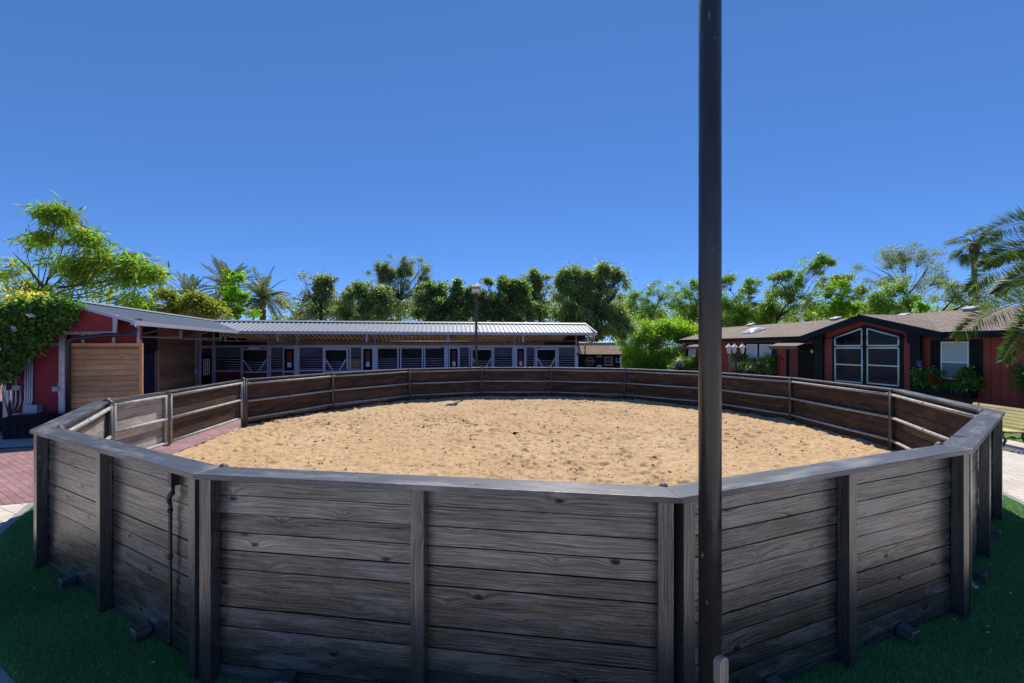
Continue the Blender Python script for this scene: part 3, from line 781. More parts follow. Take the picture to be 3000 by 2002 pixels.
V3p = Vector((Vp.x, Vp.y, ZR)); WR0 = W3(0, RUN, ZR)
m = MB(); corr(m, W3(0, 0, ZE), W3((C3 - E3).length, 0, ZE), WR0, V3p); m.build('wing_roof_sheet', M['roof_metal'], stable)
m = MB(); corr(m, R3(0, 0, ZE), R3(RL, 0, ZE), V3p, R3(RL, RUN, ZR)); m.build('row_roof_sheet', M['roof_metal'], stable)
BT = 2.95; zb = ZR - .25 * (BT - RUN)
sW = (Vp - (E3 + b2 * RUN)).length
m = MB(); corr(m, W3(sW + 2, BT, zb), W3(0, BT, zb), W3(sW, RUN, ZR), WR0); m.build('wing_back_roof_sheet', M['roof_metal'], stable)
BN = 5.9; zbn = ZR - .255 * (BN - RUN)
qv = (Vp - C3).dot(r2)
m = MB(); corr(m, R3(RL, BN, zbn), R3(qv - 1.5, BN, zbn), R3(RL, RUN, ZR), V3p, .26, .085, .11); m.build('back_roof_sheet', M['amber'], stable)
# dark lining under the front slopes, ridge caps, gutters
m = MB()
for A, B, Cc, Dd in ((W3(.06, .06, ZE - .05), W3((C3 - E3).length, .06, ZE - .05), V3p - Vector((0, 0, .05)), W3(.06, RUN, ZR - .05)), (R3(0, .06, ZE - .05), R3(RL - .06, .06, ZE - .05), R3(RL - .06, RUN, ZR - .05), V3p - Vector((0, 0, .05)))):
    m.face([A, Dd, Cc, B])
m.build('roof_lining', M['soffit'], stable)
m = MB()
def ridge(p, q, da, db):
    dz = Vector((0, 0, .062))
    for dd in (da, db):
        m.prism([p + dz, q + dz, q + dd + dz, p + dd + dz], (0, 0, .008))
ridge(W3(-.02, RUN, ZR), V3p, V3((-b2) * .24, -.24 * SL), V3(b2 * .24, -.06))
ridge(V3p, R3(RL + .02, RUN, ZR), V3((-n2_) * .26, -.26 * SL), V3(n2_ * .26, -.05))
m.build('ridge_cap', M['roof_metal'], stable)
m = MB()
m.box(W3(-.05, -.09, ZE - .12), V3(a2, 0) * ((C3 - E3).length + .10), V3(b2, 0) * .10, Vector((0, 0, .135)))
m.box(R3(.02, -.09, ZE - .125), V3(r2, 0) * (RL + .03), V3(n2_, 0) * .10, Vector((0, 0, .138)))
m.build('gutter', M['gutter'], stable)
for A_, B_, C_ in ((W3(-.03, -.05, ZE - .02), W3(-.03, RUN, ZR - .02), W3(-.03, BT, zb - .02)), (R3(RL + .03, -.05, ZE - .01), R3(RL + .03, RUN, ZR - .01), R3(RL + .03, BN, zbn - .01))):
    for p_, q_ in ((A_, B_), (B_, C_)):
        m = MB(); m.bar(p_, q_, .05, .085); m.build('rake_trim', M['gutter'], stable)

# gable end of the wing
def gz(t): return (ZE + SL * t) if t < RUN else ZR - .25 * (t - RUN)
GA = Plane(W3(.08, 0, 0).xy, b2); GB = Plane(W3(.30, 0, 0).xy, b2); GC = Plane(W3(.55, 0, 0).xy, b2); GD = Plane(W3(.42, 0, 0).xy, b2)
t0 = GA.q(337); zl = GA.z(250, 978)
up_poly = [GA.pt(t0, zl), GA.pt(BT - .05, zl), GA.pt(BT - .05, gz(BT) - .09), GA.pt(RUN, gz(RUN) - .07), GA.pt(t0, gz(t0) - .07)]
m = MB(); m.prism(up_poly, V3(a2, 0) * .1); m.build('gable_panel', M['red_stucco'], stable)
tl = GB.q(186)
m = MB(); m.box(GB.pt(tl, 0), V3(b2, 0) * (BT - .05 - tl), V3(a2, 0) * .12, Vector((0, 0, zl - .004))); m.build('red_wall', M['red_stucco'], stable)
m = MB(); tc = GC.q(413); m.box(GC.pt(tc, GC.z(300, 1007)), V3(b2, 0) * (tl - tc), V3(a2, 0) * .08, Vector((0, 0, ZE + .1 - GC.z(300, 1007)))); m.build('recessed_red_wall', M['red_stucco'], stable)
m = MB()
for u in (247, 336, 408): q = GC.q(u); m.box(GC.pt(q - .035, GC.z(u, 1008), .01), Vector((0, 0, .62 if u < 400 else .66)), V3(b2, 0) * .07, GC.N() * .05)
q = GA.q(338); m.box(GA.pt(q - .05, zl, .004), Vector((0, 0, GA.z(338, 922) - zl)), V3(b2, 0) * .085, GA.N() * .05)
q = GB.q(187); m.box(GB.pt(q - .06, 0, .005), Vector((0, 0, GB.z(187, 968))), V3(b2, 0) * .13, GB.N() * .07)
q = GB.q(28); m.box(GB.pt(q, .3, .004), Vector((0, 0, 1.9)), V3(b2, 0) * .10, GB.N() * .06)
m.box(GB.pt(tl + .08, GB.z(140, 1012), .004), V3(b2, 0) * 1.6, GB.N() * .04, Vector((0, 0, .07)))
m.build('steel_stud', M['steel'], stable)
m = MB(); q = GB.q(194); m.box(GB.pt(q - .03, 0, .012), Vector((0, 0, GB.z(190, 1010))), V3(b2, 0) * .05, GB.N() * .05); m.build('tan_stud', M['tan'], stable)
# sliding cedar door
qa, qb = GD.q(418), GD.q(206); zt = GD.z(300, 1006)
door = MB(12); z = .05; door.box(GD.pt(qa + .07, .05, -.07), V3(b2, 0) * (qb - qa - .07), Vector((0, 0, zt - .1)), V3(a2, 0) * .01)
while z < zt - .10:
    h_ = min(.155, zt - .09 - z); door.box(GD.pt(qa + .07, z), V3(b2, 0) * (qb - qa - .07), Vector((0, 0, h_ - .014)) + V3(a2, 0) * .03, V3(a2, 0) * .03); z += .155
dr = door.build('sliding_door', M['cedar'], stable); dr['label'] = 'honey coloured cedar board door across the breezeway'
m = MB(13); m.box(GD.pt(qa, .05, .02), Vector((0, 0, zt - .05)), V3(b2, 0) * .07, V3(a2, 0) * .06); m.box(GD.pt(qa + .071, zt - .085, .02), V3(b2, 0) * (qb - qa - .071), Vector((0, 0, .085)), V3(a2, 0) * .06); m.build('door_frame', M['cedar'], dr)
# drain pipe, conduits and boxes on the gable
GP = GA.shift(.12)
m = MB(); pts = [W3(.03, .02, ZE - .10), GP.at(397, 962), GP.at(394, 976), GP.at(384, 980), GP.at(300, 984), GP.at(214, 993), GP.at(203, 999), GP.at(200, 1012), GP.pt(GP.q(200), .02)]
m.tube(pts, .058, 12); m.build('drain_pipe', M['black_pipe'], stable)
m = MB()
GQ = GA.shift(.03)
for dv in (0, 5): m.tube([GQ.at(140, 974 + dv), GQ.at(325, 973.5 + dv), GQ.at(335, 970), GQ.at(340 + dv * .5, 955), GQ.at(340 + dv * .5, 924)], .018, 8)
GW = GB.shift(.05)
for u in (74, 81, 87.5, 94): m.tube([GW.at(u, 1008), GW.at(u, 1170), GW.at(u - 4, 1188), GW.at(u - 4, 1214)], .019, 8)
for u in (24, 47): m.tube([GW.at(u, 1040), GW.at(u, 1180), GW.at(u - 6, 1198)], .018, 8)
m.tube([GW.at(196, 980), GW.at(188, 985), GW.at(188, 1102), GW.at(178, 1115), GW.at(171, 1126), GW.at(171, 1140), GW.at(173, 1160), GW.at(171, 1225)], .013, 8)
m.tube([GW.at(60, 1145), GW.at(60, 1180), GW.at(53, 1199)], .018, 8); m.tube([GW.at(36, 1120), GW.at(36, 1200)], .02, 8); m.tube([GW.at(110, 1210), GW.at(110, 1228)], .03, 8)
m.build('conduit', M['conduit'], stable)
def wbox(u0, v0, u1, v1, dep, mat='box_grey', nm='utility_box'):
    m = MB(); A = GB.at(u1, v1, .02); q0, q1 = GB.q(u1), GB.q(u0); z1, z0 = GB.z((u0 + u1) / 2, v0), GB.z((u0 + u1) / 2, v1)
    m.box(GB.pt(q0, z0, .02), V3(b2, 0) * (q1 - q0), GB.N() * dep, Vector((0, 0, z1 - z0)))
    m.box(GB.pt(q0 - .012, z0 - .012, .02 + dep), V3(b2, 0) * (q1 - q0 + .024), GB.N() * .012, Vector((0, 0, z1 - z0 + .024)))
    return m.build(nm, M[mat], stable)
wbox(90, 1185, 127, 1208, .22); wbox(56, 1210, 92, 1223, .16); wbox(48, 1130, 67, 1141, .10); wbox(11, 1104, 25, 1114, .1); wbox(28, 1104, 41, 1114, .12); wbox(30, 1085, 38, 1095, .08); wbox(161.5, 1134, 176, 1145, .07); wbox(30, 1122, 42, 1141, .08, 'black_plastic')
wbox(95, 1218, 112, 1224, .1)
m = MB(); GF = GB.shift(.12); m.tube([GB.at(143, 1215), GF.at(143, 1216), GF.at(143, 1224)], .016, 8); m.tube([GF.at(134, 1216), GF.at(148, 1214)], .010, 6); m.build('faucet', M['steel'], stable)

# wing front behind the breezeway
WFp = Plane(W3(0, 1.70, 0).xy, a2)
qw1, qw5 = WFp.q(464), WFp.q(623.5); qd0, qd1 = WFp.q(428), WFp.q(455); q1, q2, q3, q4, q5 = WFp.q(464), WFp.q(573), WFp.q(586), WFp.q(590), WFp.q(623.5)
m = MB(14)
z = .02
while z < ZR - .15:
    h_ = .15
    m.box(WFp.pt(q1, z, -.05), V3(a2, 0) * (q2 - q1), Vector((0, 0, h_ - .004)), WFp.N() * .03); z += .15
m.build('board_wall', M['cedar_old'], stable)
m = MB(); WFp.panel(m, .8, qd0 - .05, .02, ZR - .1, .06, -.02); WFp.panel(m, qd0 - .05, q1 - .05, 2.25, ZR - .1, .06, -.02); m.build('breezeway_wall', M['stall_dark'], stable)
m = MB(); WFp.panel(m, qd0, q1 - .12, .02, 2.2, .05, -.07); nd = m.build('navy_door', M['navy_door'], stable)
m = MB(); WFp.panel(m, q1 - .12, q1 - .005, .02, 2.25, .1, .03); WFp.panel(m, q2 + .005, q3 - .16, .02, ZR - .15, .1, .03); m.build('tan_post', M['tan'], stable)
m = MB(); WFp.panel(m, q3 - .15, q3 + .08, .02, ZR - .15, .12, .03); WFp.panel(m, q5 + .01, q5 + .2, .02, ZR - .15, .12, .03); WFp.panel(m, q3 + .085, q5 + .005, 2.35, 2.47, .1, .02); m.build('steel_post', M['frame_steel'], stable)
m = MB(); WFp.panel(m, q3 + .085, q5, 2.03, 2.34, .05, -.03); WFp.panel(m, q3 + .085, q5, 2.475, ZR - .15, .05, -.03); m.build('red_transom', M['red_stall'], stable)
m = MB(); WFp.panel(m, q4 + .02, q5 - .01, .03, 2.02, .05, -.03); bd = m.build('panelled_door', M['door_black'], stable)
m = MB(); g0, g1, gz0, gz1 = q4 + .30, q5 - .42, 1.02, 1.80
for k in range(4): qq = g0 + (g1 - g0) * k / 3; WFp.panel(m, qq - .02, qq + .02, gz0, gz1, .02, .002)
for k in range(4): zz = gz0 + (gz1 - gz0) * k / 3; WFp.panel(m, g0 + .021, g1 - .021, zz - .012, zz + .012, .016, .0)
m.build('glazing_bar', M['white'], bd)
m = MB(); m.tube([WFp.pt(q5 - .16, .98, .0), WFp.pt(q5 - .16, .98, .06), WFp.pt(q5 - .32, .98, .06)], .018, 8); m.build('handle', M['steel'], bd)
m = MB(); qj = WFp.q(571); m.tube([WFp.pt(qj, ZR - .3, .03), WFp.pt(qj, 1.35, .03)], .02, 8); m.box(WFp.pt(qj - .07, 1.17, .0), V3(a2, 0) * .16, WFp.N() * .07, Vector((0, 0, .2))); m.build('conduit', M['conduit'], stable)

# stall row
RFp = Plane(R3(0, 1.72, 0).xy, r2); RF = lambda u: RFp.q(u)
qL, qR = RF(625), RF(1690)
bays = [RF(u) for u in (625, 871, 1098, 1308, 1507, 1690)]
zM = 1.15; zT = H - .005
def stall(frame, pieces, kick=True):
    st = MB(); later = []; bars_ = MB()
    for kind, u0, u1 in pieces:
        a, b = RF(u0), RF(u1)
        fw = .07
        if kind in ('bars', 'window'):
            st_ = st
            RFp.panel(st, a - fw, a, .02, zT - .07, .06, .03); RFp.panel(st, b, b + fw, .02, zT - .07, .06, .031)
            RFp.panel(st, a + .002, b - .002, zM - .04, zM + .04, .05, .027)
            for k in range(5): z = zM + .10 + k * .125; st.tube([RFp.pt(a - .01, z), RFp.pt(b + .01, z)], .016, 6)
            if kind == 'bars' : mq = MB(); RFp.panel(mq, a, b, zM + .70, zT - .075, .02, -.03); later.append(('grey_mesh', mq, 'stall_grey'))
            mq = MB(); RFp.panel(mq, a, b, .05, zM - .05, .03, .0); later.append(('kick_panel', mq, 'red_stall'))
    RFp.panel(st, RF(pieces[0][1]) - .07, RF(pieces[-1][2]) + .07, zT - .065, zT, .06, .034)
    fr_ = st.build('stall_front', M['frame_steel'], stable)
    for nm_, mq, mt_ in later: mq.build(nm_, M[mt_], fr_)
    for kind, u0, u1 in pieces:
        a, b = RF(u0), RF(u1)
        if kind == 'door':
            d = MB(); o = .085; zd = zT - .13
            RFp.panel(d, a, a + .08, .08, zd, .05, o); RFp.panel(d, b - .08, b, .08, zd, .05, o); RFp.panel(d, a + .081, b - .081, zd - .075, zd, .05, o); RFp.panel(d, a + .081, b - .081, zM - .09, zM - .01, .05, o)
            for k in range(4): z = zM + .08 + k * .125; d.tube([RFp.pt(a + .05, z, o - .03), RFp.pt(b - .05, z, o - .03)], .016, 6)
            w = b - a
            for s_ in (0, 1):
                A = RFp.pt(a + .10 if s_ == 0 else b - .10, zM + .60, o + .012); B = RFp.pt(a + w * .36 if s_ == 0 else b - w * .36, zM, o + .012)
                d.bar(A, B, .065, .02, RFp.N())
            od = d.build('stall_door', M['frame_steel'], fr_)
            k2 = MB(); RFp.panel(k2, a + .081, b - .081, .10, zM - .095, .03, o - .01); kp = k2.build('kick_panel', M['red_stall'], fr_)
        if kind == 'feeder':
            d = MB(); RFp.panel(d, a - .06, a, .9, zT - .07, .07, .04); RFp.panel(d, b, b + .06, .9, zT - .07, .07, .04); RFp.panel(d, a, b, zT - .14, zT - .07, .07, .039); RFp.panel(d, a, b, 1.06, 1.15, .07, .039); d.build('feed_door_frame', M['frame_steel'], fr_)
            d = MB(); RFp.panel(d, a, b, 1.155, zT - .145, .04, .01); fd = d.build('feed_door', M['door_black'], fr_)
            d = MB(); w = b - a; RFp.panel(d, a + w * .27, b - w * .25, 1.42, zT - .27, .01, .022); d.build('red_inset', M['red_stall'], fd)
            d = MB(); RFp.panel(d, a + w * .32, b - w * .28, 1.33, 1.58, .006, .03); d.build('paper_notice', M['paper'], fd)
            k2 = MB(); RFp.panel(k2, a, b, .05, 1.05, .03, .0); k2.build('kick_panel', M['red_stall'], fr_)
    return fr_
stall(0, [('bars', 632, 706), ('door', 709, 789), ('bars', 794, 829), ('feeder', 833, 862)])
stall(1, [('bars', 878, 946), ('door', 950, 1021), ('bars', 1028, 1059), ('feeder', 1064, 1091)])
stall(2, [('window', 1107, 1164), ('window', 1176, 1236), ('window', 1246, 1301)])
stall(3, [('feeder', 1318, 1341), ('bars', 1347, 1374), ('door', 1380, 1443), ('bars', 1448, 1500)])
stall(4, [('feeder', 1515, 1535), ('bars', 1542, 1565), ('door', 1569, 1630), ('bars', 1636, 1684)])
for u in (871, 1098, 1308, 1507, 1688):
    m = MB(); q = RF(u); RFp.panel(m, q - .095, q + .095, .02, zT + .004, .12, .06)
    m.tube([RFp.pt(q, zT, 0), RFp.pt(q, ZR - .1, 0)], .055, 8); m.build('steel_post', M['frame_steel'], stable)
m = MB(); RFp.panel(m, qL, qR, zT + .005, zT + .055, .09, .05); m.build('top_rail', M['steel'], stable)
# interior: partitions, back wall, header beam
for q in bays[1:-1]:
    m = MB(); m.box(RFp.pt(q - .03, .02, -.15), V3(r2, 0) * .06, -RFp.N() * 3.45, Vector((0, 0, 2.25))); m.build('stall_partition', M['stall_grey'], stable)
m = MB(); m.box(RFp.pt(bays[0] - .16, .02, -.15), V3(r2, 0) * .06, -RFp.N() * 3.4, Vector((0, 0, 2.75))); m.build('added_sky_shield', M['soffit'], stable)  # added to shield the sky opening below the roof valley
m = MB(); WFp.panel(m, qw1 - .05, qw5 + 1.2, .02, ZR - .1, .03, -.09); m.build('added_backing_panel', M['stall_dark'], stable)  # added dark panel; blocks sky showing through and beside the boards
m = MB(); BW = RFp.shift(-3.65)
holes = [(-4.5, -1.9, 0, 0)]
q = bays[0] - 2.5
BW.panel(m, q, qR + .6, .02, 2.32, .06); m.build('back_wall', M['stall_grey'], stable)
m = MB(15); BW.panel(m, bays[0] + 1.2, qR - 1.1, 2.50, 2.68, .09, .02); m.build('header_beam', M['pale_wood'], stable)
m = MB(18)
for q in np.arange(bays[0] + 1.3, qR - 1.1, .235): BW.panel(m, float(q), float(q) + .11, 2.70, 2.745, .06, .05)
m.build('light_dot_blocks', M['pale_wood'], stable)  # pale blocks stand in for light showing at the corrugation ends
m = MB(16); BW.panel(m, bays[0] - 2.5, qR + .6, 2.33, 2.86, .05, -.06); m.build('added_dark_infill', M['soffit'], stable)  # added dark board; closes the rear gap so it reads as shade
m = MB()
for q in np.arange(bays[0] + 1.2, qR - 1, 2.9): m.tube([BW.pt(float(q), 2.32, -.03), BW.pt(float(q), 3.0, -.03)], .04, 6)
m.build('rear_post', M['frame_steel'], stable)
qe = qR + .06
m = MB(); m.prism([R3(qe, 1.74, .02), R3(qe, 5.3, .02), R3(qe, 5.3, ZR - .255 * 3.5 - .06), R3(qe, 1.80, ZR - .07), R3(qe, .55, ZE + SL * .55 - .08), R3(qe, .55, 2.72), R3(qe, 1.74, 2.72)], V3(r2, 0) * .08); m.build('end_wall', M['red_stall'], stable)
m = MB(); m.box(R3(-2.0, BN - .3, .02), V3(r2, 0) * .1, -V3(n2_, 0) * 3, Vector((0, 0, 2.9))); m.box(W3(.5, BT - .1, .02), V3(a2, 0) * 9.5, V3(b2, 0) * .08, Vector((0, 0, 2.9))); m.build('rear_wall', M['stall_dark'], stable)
# outriggers and thin rods under the eaves
for q in [RF(u) + .0 for u in (700, 844, 1088, 1313, 1520)] + [RL - .35]:
    m = MB(); m.box(R3(q - .035, .30, ZE - .50), Vector((0, 0, .56)), V3(r2, 0) * .07, V3(n2_, 0) * .07)
    m.bar(R3(q, .37, ZE - .46), R3(q, 1.70, ZE - .46), .04, .05); m.bar(R3(q, .5, ZE - .02), R3(q, 1.7, ZE - .45), .04, .04); m.build('eave_bracket', M['frame_steel'], stable)
for s_ in (3.6, 7.4):
    m = MB(); m.box(W3(s_, .25, ZE - .42), Vector((0, 0, .45)), V3(a2, 0) * .07, V3(b2, 0) * .07); m.bar(W3(s_, .3, ZE - .38), W3(s_, 1.68, ZE - .38), .05, .06); m.bar(W3(s_, .45, ZE - .0), W3(s_, 1.68, ZE - .36), .05, .05); m.build('eave_bracket', M['steel'], stable)
m = MB(); m.tube([W3(.5, .45, ZE - .42), W3(8.6, .45, ZE - .47), R3(4, .5, ZE - .47), R3(RL - .3, .5, ZE - .44)], .012, 6); m.build('tie_rod', M['steel'], stable)
for s_ in (1.4, 6.2):
    m = MB(); m.lathe(W3(s_, .7, ZE + .18), [(.03, 0), (.06, -.04), (.075, -.08), (.07, -.22), (.001, -.25)], 12); m.build('jar_light', M['lantern_glass'], stable)
m = MB(); m.tube([R3(RL - .05, .1, ZE - .12), R3(RL - .05, .2, ZE - .45), R3(RL - .05, 1.5, ZE - .62), R3(RL - .05, 1.7, ZE - .75), R3(RL - .05, 1.7, .05)], .045, 8); m.build('downspout', M['steel'], stable)
# ceiling fans under the eave
def fan(q, first=None):
    c = R3(q, 1.0, ZE - .02)
    t_ = thing('ceiling_fan', 'black four bladed ceiling fan hanging under the stable eave', 'ceiling fan', c, 'ceiling fans over the stalls')
    m = MB(); m.tube([c + Vector((0, 0, .28)), c], .02, 8); m.lathe(c + Vector((0, 0, -.10)), [(.001, 0), (.06, .01), (.10, .05), (.10, .09), (.03, .11)], 12); m.build('motor', M['black_plastic'], t_)
    for k in range(4):
        an = k * math.pi / 2 + q; d = Vector((math.cos(an), math.sin(an), 0)); s_ = Vector((-d.y, d.x, 0))
        m = MB(); m.prism([c + d * .1 - s_ * .03 - Vector((0, 0, .03)), c + d * .58 - s_ * .075 - Vector((0, 0, .03)), c + d * .62 - Vector((0, 0, .025)), c + d * .58 + s_ * .075 - Vector((0, 0, .02)), c + d * .1 + s_ * .03 - Vector((0, 0, .03))], (0, 0, .008)); m.build('blade', M['black_plastic'], t_)
for u in (743, 986, 1204, 1409, 1601): fan(Plane(R3(0, 1.0, 0).xy, r2).q(u))
# orange boards stacked in the second stall
bq = bays[1] + 2.35; bin_ = thing('board_pile', 'neat pile of orange cedar boards inside the second stall', 'boards', RFp.pt(bq, 0, -.9))
for k in range(8):
    m = MB(k); RFp.panel(m, bq, bq + 1.28, .05 + k * .205, .05 + k * .205 + .195, .5, -.9); m.build('board', M['cedar'], bin_)

# black bins on the slab before the gable
sl_a = [GA.pt(-.4, 0), GA.pt(BT + 3, 0), GA.pt(BT + 3, 0, 1.75), GA.pt(1.0, 0, 1.75), GA.pt(-.4, 0, .6)]
sheet('concrete_slab', [(p.x, p.y) for p in sl_a], .03, M['concrete'])
def crate(c, w, d, h, name, label, ang):
    t_ = thing(name, label, 'storage bin', c); X = Vector((math.cos(ang), math.sin(ang), 0)); Y = Vector((-X.y, X.x, 0)); c = Vector(c)
    m = MB(); b0 = [c - X * w * .46 - Y * d * .46, c + X * w * .46 - Y * d * .46, c + X * w * .46 + Y * d * .46, c - X * w * .46 + Y * d * .46]
    b1 = [c - X * w * .5 - Y * d * .5, c + X * w * .5 - Y * d * .5, c + X * w * .5 + Y * d * .5, c - X * w * .5 + Y * d * .5]
    b1 = [p + Vector((0, 0, h)) for p in b1]
    for k in range(4): m.face([b0[k], b0[(k + 1) % 4], b1[(k + 1) % 4], b1[k]])
    m.face(b0[::-1]); m.face(b1)
    for k in range(5):
        f_ = .12 + k * .19; p = b0[0] * (1 - f_) + b0[1] * f_; m.box(p - Y * .012 + Vector((0, 0, .03)), Vector((0, 0, h * .9)) - Y * .02, X * .04, Y * .014)
    m.build('tub', M['black_plastic'], t_)
    m = MB(); m.box(c - X * w * .53 - Y * d * .53 + Vector((0, 0, h + .002)), X * w * 1.06, Y * d * 1.06, Vector((0, 0, .05))); m.box(c - X * w * .44 - Y * d * .44 + Vector((0, 0, h + .053)), X * w * .88, Y * d * .88, Vector((0, 0, .03)))
    o = m.build('lid', M['black_plastic'], t_); o.modifiers.new('soft', 'BEVEL').width = .012
    m = MB(); m.tube([c - Y * d * .5 - X * .1 + Vector((0, 0, h * .72)), c - Y * (d * .5 + .05) - X * .08 + Vector((0, 0, h * .75)), c - Y * (d * .5 + .05) + X * .08 + Vector((0, 0, h * .75)), c - Y * d * .5 + X * .1 + Vector((0, 0, h * .72))], .014, 6); m.build('handle', M['black_plastic'], t_)
ga_ = math.atan2(-b2.y, -b2.x)
crate(gp(72, 1288, .03) + Vector((-.2, .35, 0)), .95, .55, .50, 'storage_bin', 'wide black plastic storage bin beside the corner of the pen', ga_)
crate(gp(5, 1262, .03) + Vector((0, .3, 0)), 1.0, .6, .72, 'storage_bin', 'taller black storage bin under the trailing vine and pipes', ga_ + .1)
# ------------------------------------------------------------------ the red house
EA, EB = Vector((16.43, 41.9)), Vector((18.95, 16.35))        # eave line, far end to near end
hd_ = (EB - EA).normalized(); EP = Plane(EA, hd_)
zE2 = H + .62
HN = EP.N()                                                    # towards the pen
HWp = EP.shift(-.38)                                           # wall plane under the eave
HL = (EB - EA).length + 9.0
DEP = 4.3; zR2 = zE2 + 1.20
def HP(q, back, z): return EP.pt(q, z, -back)
house = thing('red_house', 'long low red house with brown shingle roof, charcoal trim and a centre gable', 'house', HP(HL / 2, 3, 0))
HD = EP.D()
q_gl, q_gr = EP.q(2352), EP.q(2760); q_gc = EP.q(2526.5); zG = H + 92.5 * (EP.o + EP.d * q_gc).y / FPX
def zw(u, v, off=0): return HWp.z(u, v)
# walls
m = MB()
HWp.panel(m, .25, HL, .0, zE2 - .02, .14)
hw = m.build('wall', M['house_red'], house)
for lo_, hi_ in ((0, q_gl - .2), (q_gr, HL)):
    m = MB()
    for k in range(int(HL / .30)):
        if lo_ <= k * .30 <= hi_: HWp.panel(m, .3 + k * .30, .312 + k * .30, .02, zE2 - .05, .006, .004)
    m.build('siding_groove', M['navy'], hw)
m = MB(); m.box(HP(.25, .53, 0), -HN * (2 * DEP - 1.2), HD * .14, Vector((0, 0, zE2 - .02)))
m.prism([HP(.25, .4, zE2 - .02), HP(.25, 2 * DEP - .6, zE2 - .02), HP(.25, DEP, zR2 - .06)], HD * .14)
m.box(HP(HL - .2, .53, 0), -HN * (2 * DEP - 1.2), HD * .14, Vector((0, 0, zE2 - .02)))
m.box(HP(.4, 2 * DEP - .5, 0), HD * (HL - .8), -HN * .12, Vector((0, 0, zE2 - .02))); m.build('end_wall', M['house_red'], house)
# gable wall, a little proud
ZP = lambda q: zE2 + (zG - zE2) * (1 - abs(q - q_gc) / ((q_gr - q_gl) / 2))
GWp = HWp.shift(.16)
ql, qr = GWp.q(2396), GWp.q(2690)
m = MB(); m.prism([GWp.pt(ql, 0), GWp.pt(qr, 0), GWp.pt(qr, ZP(qr) - .12), GWp.pt(q_gc, zG - .12), GWp.pt(ql, ZP(ql) - .12)], -HN * .15); gwl = m.build('gable_wall', M['house_red'], house)
m = MB()
zz = .3
while zz < 3.0:
    GWp.panel(m, ql + .02, GWp.q(2437), zz, zz + .010, .004, .004); GWp.panel(m, GWp.q(2646), qr - .02, zz, zz + .010, .004, .004); zz += .20
m.build('board_groove', M['navy'], gwl)
# roof
def slab(mb, pts, th):
    mb.prism(pts, (0, 0, -th))
m = MB(21)
def tri(mb, pts):
    mb.prism(pts, (0, 0, -.04))
kz = (zR2 - zE2) / DEP
bb = min(DEP - .05, (zG - zE2) / kz)         # where the gable ridge dies into the main slope
A0, A1 = HP(-.08, -.04, zE2), HP(-.08, DEP, zR2)
B0, B1 = HP(q_gl, -.04, zE2), HP(q_gc, bb, zE2 + kz * bb)
C0_, C1_ = HP(q_gr, -.04, zE2), HP(HL, -.04, zE2)
D0, D1 = HP(HL, DEP, zR2), HP(q_gc, DEP, zR2)
G0 = HP(q_gc, -.10, zG)
def uvface(mb, pts):
    a = HD; nrm = (pts[1] - pts[0]).cross(pts[2] - pts[0]).normalized(); b = nrm.cross(a).normalized()
    if nrm.z < 0: pts = pts[::-1]
    mb.face(pts, [((p - A0).dot(a), (p - A0).dot(b)) for p in pts])
m = MB(21)
uvface(m, [A0, B0, B1, D1, A1]); uvface(m, [C0_, C1_, D0, D1, B1])
def uvface2(mb, pts, a):
    nrm = (pts[1] - pts[0]).cross(pts[2] - pts[0]).normalized(); b = nrm.cross(a).normalized()
    if nrm.z < 0: pts = pts[::-1]
    mb.face(pts, [((p - G0).dot(a), (p - G0).dot(b)) for p in pts])
uvface2(m, [HP(q_gl, -.10, zE2), G0, B1, B0], (B1 - G0).normalized()); uvface2(m, [HP(q_gr, -.10, zE2), C0_, B1, G0], (B1 - G0).normalized())
m.box(HP(-.08, DEP, zR2 + .0), HD * (HL + .1), -HN * (DEP + .1) + Vector((0, 0, -1.2)), Vector((0, 0, -.04)))
m.build('roof', M['shingle'], house)
m = MB()
def fasc(p, q, h=.27, th=.05): m.bar(Vector(p) - Vector((0, 0, h / 2 + .005)), Vector(q) - Vector((0, 0, h / 2 + .005)), th, h)
fasc(HP(-.08, -.06, zE2), HP(q_gl + .05, -.06, zE2)); fasc(HP(q_gr - .05, -.06, zE2), HP(HL, -.06, zE2))
fasc(HP(q_gl - .15, -.13, zE2 - .03), HP(q_gc, -.13, zG), .34, .06); fasc(HP(q_gc, -.13, zG), HP(q_gr + .15, -.13, zE2 - .03), .34, .06)
fasc(HP(-.1, -.04, zE2), HP(-.1, DEP, zR2), .2)
m.build('fascia', M['navy'], house)
m = MB()
m.face([HP(-.05, -.03, zE2 - .2), HP(HL, -.03, zE2 - .2), HP(HL, .40, zE2 - .2), HP(-.05, .40, zE2 - .2)]); m.build('soffit', M['navy'], house)
# pilasters
for u0, u1 in ((2391, 2415), (2672, 2702)):
    m = MB(); q0, q1 = GWp.q(u0), GWp.q(u1); zt = min(ZP((q0 + q1) / 2) - .3, 3.2)
    GWp.panel(m, q0, q1, .0, zt, .12, .12); GWp.panel(m, q0 - .06, q1 + .06, zt - .55, zt + .1, .10, .20)
    m.build('pilaster', M['navy'], house)
